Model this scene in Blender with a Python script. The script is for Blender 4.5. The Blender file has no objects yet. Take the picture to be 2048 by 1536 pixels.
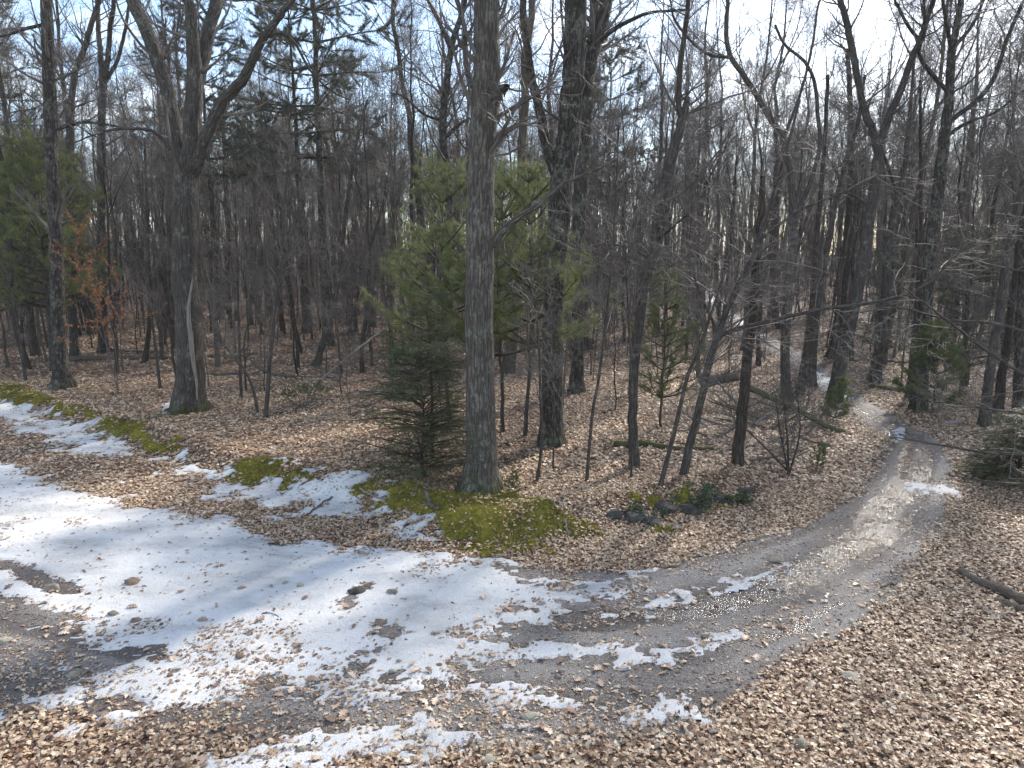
import bpy, math
import numpy as np
R = math.radians
rng = np.random.default_rng(7)
S = bpy.context.scene
COL = S.collection

# ------------------------------------------------------------------ camera, sky, sun, exposure
CAM_H, PITCH, FPX = 4.6, R(10.0), 1409.0
cam = bpy.data.cameras.new('camera')
cam.sensor_width = 36.0
cam.lens = 36.0 * FPX / 2048.0
cam.clip_end = 3000
camo = bpy.data.objects.new('camera', cam)
camo.location = (0, 0, CAM_H)
camo.rotation_euler = (R(90) - PITCH, 0, 0)
COL.objects.link(camo)
S.camera = camo

SUN_AZ, SUN_EL = R(36.0), R(36.0)          # azimuth to the right of the view direction
W = bpy.data.worlds.new('World'); S.world = W; W.use_nodes = True
wn, wl = W.node_tree.nodes, W.node_tree.links
bg = wn['Background']
sky = wn.new('ShaderNodeTexSky'); sky.sky_type = 'NISHITA'; sky.sun_disc = False
sky.sun_elevation = SUN_EL; sky.sun_rotation = SUN_AZ
sky.air_density = 1.0; sky.dust_density = 0.7; sky.ozone_density = 1.2
tc = wn.new('ShaderNodeTexCoord')
mp = wn.new('ShaderNodeMapping'); mp.inputs['Scale'].default_value = (1.0, 1.0, 2.4); mp.inputs['Location'].default_value = (0.35, 0.1, 0.2)
cn = wn.new('ShaderNodeTexNoise'); cn.inputs['Scale'].default_value = 2.6; cn.inputs['Detail'].default_value = 6; cn.inputs['Roughness'].default_value = 0.55
cr = wn.new('ShaderNodeValToRGB'); cr.color_ramp.elements[0].position = 0.49; cr.color_ramp.elements[1].position = 0.70
cm = wn.new('ShaderNodeMixRGB'); cm.inputs[2].default_value = (6.9, 6.9, 6.9, 1)
wl.new(tc.outputs['Generated'], mp.inputs['Vector']); wl.new(mp.outputs[0], cn.inputs['Vector'])
wl.new(cn.outputs['Fac'], cr.inputs[0]); wl.new(cr.outputs[0], cm.inputs[0]); wl.new(sky.outputs[0], cm.inputs[1])
wl.new(cm.outputs[0], bg.inputs['Color'])
bg.inputs['Strength'].default_value = 0.15

sl = bpy.data.lights.new('sun', 'SUN'); sl.energy = 3.5; sl.angle = R(3.5); sl.color = (1.0, 0.92, 0.82)
slo = bpy.data.objects.new('sun', sl)
slo.rotation_euler = (R(90) - SUN_EL, 0, math.pi - SUN_AZ)
slo.location = (0, 0, 60)
COL.objects.link(slo)

S.view_settings.view_transform = 'Standard'; S.view_settings.look = 'None'
S.view_settings.exposure = 1.22; S.view_settings.gamma = 1.0
S.view_settings.use_curve_mapping = False
S.render.resolution_x, S.render.resolution_y = 1024, 768
S.render.engine = 'CYCLES'
S.cycles.max_bounces = 3; S.cycles.diffuse_bounces = 2; S.cycles.glossy_bounces = 2; S.cycles.transmission_bounces = 2; S.cycles.transparent_max_bounces = 4

# ------------------------------------------------------------------ helpers: noise, distance, mesh
def vnoise(x, y, seed=0):
    x = np.asarray(x, float); y = np.asarray(y, float)
    xi = np.floor(x).astype(np.int64); yi = np.floor(y).astype(np.int64)
    xf = x - xi; yf = y - yi
    u = xf * xf * (3 - 2 * xf); v = yf * yf * (3 - 2 * yf)
    def h(a, b):
        n = (a * 374761393 + b * 668265263 + seed * 974711) & 0xFFFFFFFF
        n = ((n ^ (n >> 13)) * 1274126177) & 0xFFFFFFFF
        n = n ^ (n >> 16)
        return (n & 0xFFFF) / 65535.0
    a = h(xi, yi); b = h(xi + 1, yi); c = h(xi, yi + 1); d = h(xi + 1, yi + 1)
    return a + (b - a) * u + (c - a) * v + (a - b - c + d) * u * v

def fbm(x, y, sc, octv=4, seed=0, gain=0.55):
    t = 0; amp = 1; tot = 0; f = sc
    for o in range(octv):
        t = t + amp * vnoise(np.asarray(x) * f + 17.3 * o, np.asarray(y) * f - 9.1 * o, seed + o)
        tot += amp; amp *= gain; f *= 2.03
    return t / tot            # 0..1, mean .5

def sstep(a, b, x):
    t = np.clip((x - a) / (b - a), 0, 1)
    return t * t * (3 - 2 * t)

def dist_poly(x, y, P, closed=False):
    d = np.full(np.shape(x), 1e9)
    n = len(P)
    for i in range(n if closed else n - 1):
        ax, ay = P[i]; bx, by = P[(i + 1) % n]
        dx, dy = bx - ax, by - ay
        t = np.clip(((x - ax) * dx + (y - ay) * dy) / (dx * dx + dy * dy + 1e-12), 0, 1)
        d = np.minimum(d, np.hypot(x - ax - t * dx, y - ay - t * dy))
    return d

def inside(x, y, P):
    r = np.zeros(np.shape(x), bool); n = len(P)
    for i in range(n):
        ax, ay = P[i]; bx, by = P[(i + 1) % n]
        if ay == by: continue
        c = ((ay > y) != (by > y)) & (x < (bx - ax) * (y - ay) / (by - ay) + ax)
        r ^= c
    return r

def sdf(x, y, P):
    d = dist_poly(x, y, P, True)
    return np.where(inside(x, y, P), d, -d)

cp, sp = math.cos(PITCH), math.sin(PITCH)
def ray(px, py):
    u = (px - 1024.0) / FPX; v = (768.0 - py) / FPX
    return np.array([u, cp + v * sp, -sp + v * cp])
def flat(px, py, z=0.0):
    d = ray(px, py); t = (z - CAM_H) / d[2]
    return (d[0] * t, d[1] * t)
def flats(L): return [flat(*p) for p in L]
def on_plane(px, py, Y):                    # the point of a pixel's ray at world depth Y; scale in m per px
    d = ray(px, py); t = Y / d[1]
    return np.array([d[0] * t, Y, CAM_H + d[2] * t]), t / FPX

def mesh_from(name, V, F4=None, F3=None, attrs=None, smooth=True):
    V = np.asarray(V, np.float32)
    m = bpy.data.meshes.new(name)
    n4 = 0 if F4 is None else len(F4); n3 = 0 if F3 is None else len(F3)
    m.vertices.add(len(V)); m.vertices.foreach_set('co', V.ravel())
    idx = []
    if n4: idx.append(np.asarray(F4, np.int32).ravel())
    if n3: idx.append(np.asarray(F3, np.int32).ravel())
    idx = np.concatenate(idx)
    m.loops.add(len(idx)); m.loops.foreach_set('vertex_index', idx)
    tot = np.concatenate([np.full(n4, 4, np.int32), np.full(n3, 3, np.int32)])
    st = np.concatenate([[0], np.cumsum(tot)[:-1]]).astype(np.int32)
    m.polygons.add(n4 + n3)
    m.polygons.foreach_set('loop_start', st); m.polygons.foreach_set('loop_total', tot)
    m.polygons.foreach_set('use_smooth', np.full(n4 + n3, smooth, bool))
    for k, a in (attrs or {}).items():
        a = np.asarray(a, np.float32)
        if a.ndim == 1:
            at = m.attributes.new(k, 'FLOAT', 'POINT'); at.data.foreach_set('value', a)
        else:
            at = m.attributes.new(k, 'FLOAT_VECTOR', 'POINT'); at.data.foreach_set('vector', a.ravel())
    m.update(calc_edges=True)
    return m

def link(name, data, parent=None, mat=None, loc=None):
    o = bpy.data.objects.new(name, data)
    COL.objects.link(o)
    if parent is not None: o.parent = parent
    if loc is not None: o.location = loc
    if mat is not None and data is not None: data.materials.clear(); data.materials.append(mat)
    return o

def tag(o, label=None, cat=None, group=None, kind=None):
    if label: o['label'] = label
    if cat: o['category'] = cat
    if group: o['group'] = group
    if kind: o['kind'] = kind
    return o

# ------------------------------------------------------------------ materials
class NT:
    def __init__(s, name):
        s.m = bpy.data.materials.new(name); s.m.use_nodes = True
        s.n, s.l = s.m.node_tree.nodes, s.m.node_tree.links
        s.b = s.n['Principled BSDF']
    def add(s, t, **kw):
        n = s.n.new(t)
        for k, v in kw.items(): setattr(n, k, v)
        return n
    def put(s, sock, v):
        if hasattr(v, 'links') or isinstance(v, bpy.types.NodeSocket): s.l.new(v, sock)
        else: sock.default_value = v
    def attr(s, name, inst=False):
        n = s.add('ShaderNodeAttribute', attribute_name=name)
        if inst: n.attribute_type = 'INSTANCER'
        return n
    def noise(s, vec, sc, det=4, ro=0.55):
        n = s.add('ShaderNodeTexNoise'); s.put(n.inputs['Vector'], vec)
        n.inputs['Scale'].default_value = sc; n.inputs['Detail'].default_value = det; n.inputs['Roughness'].default_value = ro
        return n.outputs['Fac']
    def voro(s, vec, sc, feat='F1', out='Distance'):
        n = s.add('ShaderNodeTexVoronoi', feature=feat); s.put(n.inputs['Vector'], vec); n.inputs['Scale'].default_value = sc
        return n.outputs[out]
    def ramp(s, fac, stops):
        n = s.add('ShaderNodeValToRGB'); e = n.color_ramp.elements
        while len(e) < len(stops): e.new(0.5)
        for i, (p, c) in enumerate(stops):
            e[i].position = p; e[i].color = (c, c, c, 1) if np.isscalar(c) else (*c, 1)
        s.put(n.inputs[0], fac); return n.outputs[0]
    def mix(s, f, a, b, mode='MIX'):
        n = s.add('ShaderNodeMixRGB', blend_type=mode)
        for i, v in enumerate((f, a, b)):
            if isinstance(v, tuple) and len(v) == 3: v = (*v, 1)
            s.put(n.inputs[i], v)
        return n.outputs[0]
    def math(s, op, a, b=0.0, clamp=False):
        n = s.add('ShaderNodeMath', operation=op, use_clamp=clamp); s.put(n.inputs[0], a); s.put(n.inputs[1], b)
        return n.outputs[0]
    def mapv(s, vec, sc):
        n = s.add('ShaderNodeMapping'); s.put(n.inputs['Vector'], vec); n.inputs['Scale'].default_value = sc
        return n.outputs[0]
    def bump(s, h, dist, st=1.0, nrm=None):
        n = s.add('ShaderNodeBump'); s.put(n.inputs['Height'], h); n.inputs['Distance'].default_value = dist; n.inputs['Strength'].default_value = st
        if nrm is not None: s.put(n.inputs['Normal'], nrm)
        return n.outputs[0]
    def fin(s, col, rough=0.8, nrm=None, spec=0.3):
        if isinstance(col, tuple): col = (*col, 1)
        s.put(s.b.inputs['Base Color'], col); s.put(s.b.inputs['Roughness'], rough)
        if nrm is not None: s.put(s.b.inputs['Normal'], nrm)
        s.b.inputs['Specular IOR Level'].default_value = spec
        return s.m
    def obj(s):
        return s.add('ShaderNodeTexCoord').outputs['Object']
    def pos(s):
        return s.add('ShaderNodeNewGeometry').outputs['Position']

def bark(name, dark, light, lichen=0.0, moss=0.0, fiss=1.0, vary=False):
    t = NT(name); v = t.attr('bk').outputs['Vector']
    f = t.noise(t.mapv(v, (1, 1, 0.22)), 30, 6, 0.65)
    wv = t.add('ShaderNodeTexNoise'); t.l.new(v, wv.inputs['Vector']); wv.inputs['Scale'].default_value = 9
    cr = t.voro(t.mapv(t.mix(0.05, v, wv.outputs['Color'], 'ADD'), (1, 1, 0.24)), 17, 'DISTANCE_TO_EDGE')
    crk = t.ramp(cr, [(0.0, 0.0), (0.22, 1.0)])
    big = t.noise(v, 3.0, 3)
    col = t.ramp(t.math('ADD', t.math('MULTIPLY', f, 0.75), t.math('MULTIPLY', big, 0.25)), [(0.34, dark), (0.66, light)])
    col = t.mix(t.math('MULTIPLY', t.math('SUBTRACT', 1.0, crk), 0.6 * min(1.0, fiss)), col, tuple(0.35 * c for c in dark))
    if lichen > 0:
        ln = t.noise(v, 12.0, 6, 0.7)
        lm = t.ramp(t.math('ADD', ln, t.math('MULTIPLY', t.math('SUBTRACT', big, 0.5), 0.5)), [(0.61 - 0.1 * lichen, 0.0), (0.68 - 0.1 * lichen, 0.65)])
        lc = t.ramp(t.noise(v, 40, 2), [(0.35, (0.12, 0.13, 0.10)), (0.65, (0.27, 0.28, 0.225))])
        col = t.mix(lm, col, lc)
    if moss > 0:
        z = t.add('ShaderNodeSeparateXYZ'); t.l.new(t.obj(), z.inputs[0])
        mm = t.math('SUBTRACT', t.math('ADD', t.noise(v, 9, 4), 0.12), t.math('MULTIPLY', z.outputs[2], 0.55))
        col = t.mix(t.ramp(mm, [(0.45, 0.0), (0.6, moss)]), col, (0.055, 0.065, 0.012))
    if vary: col = t.mix(1.0, col, t.ramp(t.add('ShaderNodeObjectInfo').outputs['Random'], [(0.0, (0.5, 0.5, 0.5)), (0.5, (1.0, 0.97, 0.93)), (1.0, (1.9, 1.85, 1.75))]), 'MULTIPLY')
    h = t.math('ADD', t.math('MULTIPLY', crk, 0.6), f)
    return t.fin(col, 0.88, t.bump(h, 0.06 * fiss, 1.0), 0.2)

M = {}
M['oak'] = bark('oak_bark', (0.075, 0.062, 0.051), (0.21, 0.184, 0.156), 0.8, 0.7, 0.9)
M['oak_dark'] = bark('dark_oak_bark', (0.036, 0.03, 0.025), (0.13, 0.112, 0.096), 0.85, 0.4)
M['maple'] = bark('maple_bark', (0.048, 0.04, 0.033), (0.15, 0.132, 0.112), 0.3, 0.9, 0.8)
M['grey'] = bark('grey_bark', (0.042, 0.036, 0.031), (0.15, 0.132, 0.115), 0.15, 0.2, 0.6)
M['brown'] = bark('brown_bark', (0.036, 0.028, 0.022), (0.14, 0.112, 0.09), 0.0, 0.2, 0.8)
M['far'] = bark('woodland_bark', (0.036, 0.029, 0.024), (0.135, 0.115, 0.096), 0.0, 0.0, 0.4, True)
def twigmat():
    t = NT('twig_bark'); n = t.noise(t.obj(), 1.5, 2)
    oi = t.add('ShaderNodeObjectInfo')
    c = t.ramp(n, [(0.35, (0.062, 0.052, 0.044)), (0.65, (0.165, 0.143, 0.122))])
    return t.fin(c, 0.6, None, 0.4)
M['twig'] = twigmat()
def deadwood(name, a, b, moss=0.0):
    t = NT(name); v = t.attr('bk').outputs['Vector']
    f = t.noise(t.mapv(v, (1, 1, 0.12)), 40, 5, 0.65)
    col = t.ramp(f, [(0.3, a), (0.7, b)])
    if moss:
        z = t.add('ShaderNodeSeparateXYZ'); t.l.new(t.add('ShaderNodeNewGeometry').outputs['Normal'], z.inputs[0])
        mm = t.math('ADD', t.noise(v, 8, 4), t.math('MULTIPLY', z.outputs[2], 0.25))
        col = t.mix(t.ramp(mm, [(0.5, 0.0), (0.68, moss)]), col, (0.075, 0.09, 0.015))
    return t.fin(col, 0.9, t.bump(f, 0.02), 0.2)
M['log'] = deadwood('log_wood', (0.045, 0.033, 0.025), (0.20, 0.16, 0.125))
M['mosslog'] = deadwood('mossy_log_wood', (0.035, 0.027, 0.02), (0.15, 0.12, 0.09), 0.9)
M['pale'] = deadwood('bleached_wood', (0.12, 0.10, 0.085), (0.34, 0.30, 0.26))
def dark_twig():
    t = NT('evergreen_twig'); n = t.noise(t.obj(), 3, 2)
    return t.fin(t.ramp(n, [(0.35, (0.035, 0.03, 0.022)), (0.65, (0.085, 0.07, 0.05))]), 0.8, None, 0.2)
M['dtwig'] = dark_twig()
def needles(name, a, b, tr=0.25):
    t = NT(name); k = t.attr('tint').outputs['Fac']
    col = t.ramp(k, [(0.0, a), (1.0, b)])
    t.fin(col, 0.5, None, 0.35)
    tl = t.add('ShaderNodeBsdfTranslucent'); t.l.new(col, tl.inputs[0])
    mx = t.add('ShaderNodeMixShader'); mx.inputs[0].default_value = tr
    t.l.new(t.b.outputs[0], mx.inputs[1]); t.l.new(tl.outputs[0], mx.inputs[2])
    t.l.new(mx.outputs[0], t.n['Material Output'].inputs[0])
    return t.m
M['pine'] = needles('pine_needles', (0.095, 0.125, 0.045), (0.22, 0.25, 0.095), 0.45)
M['pine_sunlit'] = needles('painted_sunlit_pine_needles', (0.12, 0.148, 0.055), (0.30, 0.325, 0.125), 0.5)  # lighter copy of the pine needles, sunlight put into the colour
M['farpine'] = needles('tall_pine_needles', (0.042, 0.052, 0.034), (0.115, 0.125, 0.075), 0.3)
M['hemlock'] = needles('hemlock_needles', (0.055, 0.073, 0.026), (0.15, 0.178, 0.06), 0.35)
M['laurel'] = needles('laurel_leaf', (0.035, 0.06, 0.025), (0.12, 0.16, 0.075), 0.15)
M['rust'] = needles('rust_leaf', (0.16, 0.06, 0.02), (0.50, 0.22, 0.085), 0.35)
def litter():
    t = NT('dead_leaf'); k = t.attr('tint', True).outputs['Fac']
    col = t.ramp(k, [(0.0, (0.09, 0.05, 0.034)), (0.18, (0.27, 0.15, 0.082)), (0.40, (0.50, 0.34, 0.21)), (0.66, (0.67, 0.515, 0.35)), (1.0, (0.80, 0.68, 0.50))])
    n = t.noise(t.obj(), 9, 3)
    col = t.mix(t.ramp(n, [(0.4, 0.0), (0.7, 0.35)]), col, (0.09, 0.055, 0.035))
    t.fin(col, 0.5, None, 0.5)
    tl = t.add('ShaderNodeBsdfTranslucent'); t.l.new(col, tl.inputs[0])
    mx = t.add('ShaderNodeMixShader'); mx.inputs[0].default_value = 0.22
    t.l.new(t.b.outputs[0], mx.inputs[1]); t.l.new(tl.outputs[0], mx.inputs[2]); t.l.new(mx.outputs[0], t.n['Material Output'].inputs[0])
    return t.m
M['litter'] = litter()
def leafone():
    t = NT('fallen_oak_leaf'); oi = t.add('ShaderNodeObjectInfo')
    col = t.ramp(oi.outputs['Random'], [(0.0, (0.13, 0.075, 0.05)), (0.3, (0.33, 0.20, 0.13)), (0.65, (0.54, 0.39, 0.27)), (1.0, (0.70, 0.56, 0.42))])
    n = t.noise(t.obj(), 9, 3)
    col = t.mix(t.ramp(n, [(0.4, 0.0), (0.7, 0.3)]), col, (0.09, 0.055, 0.035))
    return t.fin(col, 0.45, None, 0.5)
M['oakleaf'] = leafone()
def floor_mat():
    t = NT('forest_floor'); p = t.pos()
    w = t.noise(p, 14, 2); wv = t.mix(0.06, p, t.add('ShaderNodeTexNoise').outputs['Color'], 'ADD')
    c1 = t.voro(wv, 11, 'F1', 'Color'); sx = t.add('ShaderNodeSeparateXYZ'); t.l.new(c1, sx.inputs[0])
    e1 = t.voro(wv, 11, 'DISTANCE_TO_EDGE')
    big = t.noise(p, 0.5, 4)
    k = t.math('ADD', t.math('MULTIPLY', sx.outputs[0], 0.8), t.math('MULTIPLY', big, 0.3))
    col = t.ramp(k, [(0.15, (0.065, 0.038, 0.026)), (0.45, (0.20, 0.12, 0.076)), (0.75, (0.37, 0.25, 0.17)), (1.0, (0.52, 0.40, 0.29))])
    col = t.mix(t.ramp(e1, [(0.0, 0.85), (0.18, 0.0)]), col, (0.025, 0.016, 0.011))
    h = t.math('ADD', sx.outputs[1], t.math('MULTIPLY', e1, 1.5))
    return t.fin(col, 0.7, t.bump(h, 0.05, 0.8), 0.3)
M['floor'] = floor_mat()
def track_mat():
    t = NT('track_gravel'); p = t.pos()
    wet = t.attr('wet').outputs['Fac']
    g1 = t.add('ShaderNodeTexVoronoi'); t.l.new(p, g1.inputs['Vector']); g1.inputs['Scale'].default_value = 48
    g2 = t.add('ShaderNodeTexVoronoi'); t.l.new(p, g2.inputs['Vector']); g2.inputs['Scale'].default_value = 115
    s1 = t.add('ShaderNodeSeparateXYZ'); t.l.new(g1.outputs['Color'], s1.inputs[0])
    s2 = t.add('ShaderNodeSeparateXYZ'); t.l.new(g2.outputs['Color'], s2.inputs[0])
    big = t.noise(p, 1.3, 5)
    k = t.math('ADD', t.math('MULTIPLY', s1.outputs[0], 0.4), t.math('ADD', t.math('MULTIPLY', s2.outputs[0], 0.35), t.math('MULTIPLY', big, 0.4)))
    col = t.ramp(k, [(0.28, (0.06, 0.049, 0.043)), (0.55, (0.125, 0.104, 0.088)), (0.8, (0.25, 0.225, 0.2))])
    wm = t.ramp(t.math('ADD', t.math('SUBTRACT', wet, t.math('MULTIPLY', t.math('SUBTRACT', t.attr('streak').outputs['Fac'], 0.5), 0.9)), t.math('MULTIPLY', t.math('SUBTRACT', t.noise(p, 5, 5), 0.5), 0.9)), [(0.36, 0.0), (0.56, 1.0)])
    sk = t.attr('streak').outputs['Fac']
    col = t.mix(t.ramp(sk, [(0.52, 0.0), (0.70, 0.4)]), col, (0.36, 0.335, 0.305))
    col = t.mix(t.ramp(sk, [(0.34, 0.6), (0.47, 0.0)]), col, (0.05, 0.036, 0.03))
    col = t.mix(t.math('MULTIPLY', wm, 0.6), col, (0.035, 0.027, 0.025))
    rough = t.ramp(wm, [(0.0, 0.55), (1.0, 0.17)])
    h = t.math('ADD', t.math('MULTIPLY', g1.outputs['Distance'], -0.9), t.math('MULTIPLY', g2.outputs['Distance'], -0.4))
    bmp = t.add('ShaderNodeBump'); t.l.new(h, bmp.inputs['Height']); bmp.inputs['Distance'].default_value = 0.02
    t.l.new(t.ramp(wm, [(0.0, 0.9), (1.0, 0.35)]), bmp.inputs['Strength'])
    return t.fin(col, rough, bmp.outputs[0], 0.5)
M['track'] = track_mat()
def snow_mat():
    t = NT('old_snow'); p = t.pos()
    a = t.noise(t.mapv(p, (0.6, 1.2, 1)), 1.1, 5, 0.6); d = t.noise(p, 9, 6, 0.7); fine = t.noise(p, 60, 4, 0.7)
    col = t.ramp(a, [(0.32, (0.42, 0.42, 0.41)), (0.5, (0.60, 0.595, 0.575)), (0.72, (0.70, 0.69, 0.66))])
    col = t.mix(t.ramp(d, [(0.56, 0.0), (0.78, 0.45)]), col, (0.30, 0.27, 0.23))
    yl = t.noise(t.mapv(p, (0.5, 1.0, 1)), 0.8, 3)
    col = t.mix(t.ramp(yl, [(0.62, 0.0), (0.75, 0.35)]), col, (0.36, 0.32, 0.2))
    col = t.mix(t.ramp(fine, [(0.65, 0.0), (0.74, 0.5)]), col, (0.24, 0.18, 0.14))
    f2 = t.noise(p, 24, 4, 0.7); col = t.mix(t.ramp(f2, [(0.66, 0.0), (0.72, 0.5)]), col, (0.16, 0.115, 0.08))
    rough = t.ramp(a, [(0.35, 0.25), (0.6, 0.6)])
    return t.fin(col, rough, t.bump(t.math('ADD', d, t.math('MULTIPLY', fine, 0.5)), 0.04, 0.8), 0.4)
M['snow'] = snow_mat()
def moss_mat():
    t = NT('moss'); p = t.pos()
    a = t.noise(p, 3, 4); f = t.noise(p, 70, 4, 0.7)
    col = t.ramp(t.math('ADD', t.math('MULTIPLY', a, 0.6), t.math('MULTIPLY', f, 0.4)), [(0.32, (0.08, 0.068, 0.02)), (0.52, (0.21, 0.185, 0.032)), (0.7, (0.38, 0.325, 0.055))])
    return t.fin(col, 0.9, t.bump(f, 0.03, 1.0), 0.15)
M['moss'] = moss_mat()
def tuft_mat():
    t = NT('moss_tuft'); k = t.attr('tint', True).outputs['Fac']
    return t.fin(t.ramp(k, [(0.0, (0.11, 0.09, 0.027)), (0.45, (0.24, 0.215, 0.035)), (1.0, (0.48, 0.41, 0.07))]), 0.8, None, 0.2)
M['tuft'] = tuft_mat()
def stone_mat(name, a, b):
    t = NT(name); p = t.pos()
    n = t.noise(p, 14, 6, 0.65)
    return t.fin(t.ramp(n, [(0.3, a), (0.7, b)]), 0.8, t.bump(n, 0.03), 0.3)
M['stone'] = stone_mat('sandstone', (0.13, 0.11, 0.085), (0.33, 0.29, 0.225))
M['stone_b'] = stone_mat('brown_stone', (0.11, 0.075, 0.05), (0.27, 0.19, 0.135))
M['stone_p'] = stone_mat('pale_stone', (0.22, 0.205, 0.15), (0.45, 0.41, 0.31))
M['rock'] = stone_mat('dark_rock', (0.022, 0.021, 0.019), (0.085, 0.08, 0.07))
def gravel_mat():
    t = NT('loose_gravel'); k = t.attr('tint', True).outputs['Fac']
    return t.fin(t.ramp(k, [(0.0, (0.06, 0.047, 0.04)), (0.6, (0.17, 0.14, 0.115)), (1.0, (0.34, 0.30, 0.25))]), 0.6, None, 0.4)
M['gravel'] = gravel_mat()

# ------------------------------------------------------------------ terrain
BANK = flats([(-300, 700), (-120, 760), (0, 808), (100, 838), (200, 872), (330, 912), (480, 965), (640, 992), (760, 1025), (880, 1085), (1000, 1098), (1130, 1082), (1220, 1050),
              (1330, 1030), (1430, 1015), (1530, 985), (1620, 930), (1690, 880), (1700, 845)])
FOREST = BANK + [flat(1600, 770), (12, 60), (12, 300), (-300, 300), (-300, 40)]
def bank_h(x, y):
    d = dist_poly(x, y, BANK); s = np.where(inside(x, y, FOREST), d, -d)
    fade = 1 - 0.75 * sstep(4.0, 8.0, x)
    lump = fbm(x, y, 1.6, 3, 5)
    ridge = np.exp(-((s - 0.55) / 0.5) ** 2) * (0.04 + 0.16 * lump)
    return fade * (0.26 * sstep(-0.15, 0.9, s) + ridge)
def ground_z(x, y):
    x = np.asarray(x, float); y = np.asarray(y, float)
    q = np.clip(y - 26, 0, 150)
    rise = 0.05 * q * q / (q + 9) * (1 - 0.18 * sstep(-5, 25, x))
    und = 0.10 * (fbm(x, y, 0.25, 3, 11) - 0.5) + 0.7 * (fbm(x, y, 0.05, 2, 12) - 0.5) * sstep(26, 60, y)
    return bank_h(x, y) + rise + und + 0.03 * (fbm(x, y, 2.2, 3, 13) - 0.5)
def hit(px, py):
    d = ray(px, py); y = 1.0; prev = 1.0
    ys = np.concatenate([np.arange(4, 40, 0.1), np.arange(40, 170, 0.4)])
    t = ys / d[1]
    g = ground_z(d[0] * t, ys); zz = CAM_H + d[2] * t
    k = np.argmax(zz <= g) if (zz <= g).any() else len(ys) - 1
    return np.array([d[0] * t[k], ys[k], g[k]])

TR_UP = [(1392, 575), (1418, 605), (1448, 640), (1500, 678), (1560, 712), (1612, 752), (1668, 806), (1735, 850), (1785, 885), (1755, 945), (1700, 1000), (1640, 1040), (1560, 1075), (1470, 1095), (1380, 1125), (1280, 1150), (1000, 1140), (700, 1110), (350, 1060), (0, 1010), (-300, 950)]
TR_DN = [(-300, 1330), (0, 1400), (300, 1450), (700, 1480), (1100, 1500), (1350, 1470), (1450, 1410), (1560, 1330), (1680, 1270), (1780, 1195), (1850, 1115), (1888, 1040), (1900, 950), (1880, 895), (1840, 865), (1790, 840), (1745, 810), (1690, 765), (1640, 735), (1590, 700), (1530, 668), (1470, 630), (1436, 600), (1410, 572)]
TRACK = [tuple(hit(*p)[:2]) for p in TR_UP + TR_DN]
UPW = [tuple(hit(*p)[:2]) for p in TR_UP]; DNW = [tuple(hit(*p)[:2]) for p in TR_DN]
def streak(x, y):
    a = dist_poly(x, y, UPW); l = np.arctan2(y - 12.0, x - 1.0) * 5
    b = dist_poly(x, y, DNW); t = a / (a + b + 1e-6); g = lambda c, w: np.exp(-((t - c) / w) ** 2)
    rut = (0.16 * g(0.54, 0.08) - 0.26 * g(0.38, 0.07) + 0.15 * g(0.17, 0.06) - 0.17 * g(0.72, 0.06) + 0.10 * g(0.86, 0.05)) * sstep(0.0, 2.5, x)
    return fbm(a * 3.2 + 0.8 * fbm(x, y, 0.5, 2, 3), l * 0.35, 1.0, 4, 88, 0.6) + rut
def track_v(x, y):
    return np.clip(sdf(x, y, TRACK) / 0.4, -1, 1) + 1.1 * (fbm(x, y, 1.3, 4, 21) - 0.5)
def track_z(x, y):
    v = track_v(x, y)
    return ground_z(x, y) + np.clip(v, -1, 0.8) * 0.016 + 0.004 + 0.02 * (fbm(x, y, 3.0, 3, 22) - 0.5) * (v > 0) + 0.04 * (streak(x, y) - 0.5) * sstep(0, 0.7, v) * (y < 30)

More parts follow.
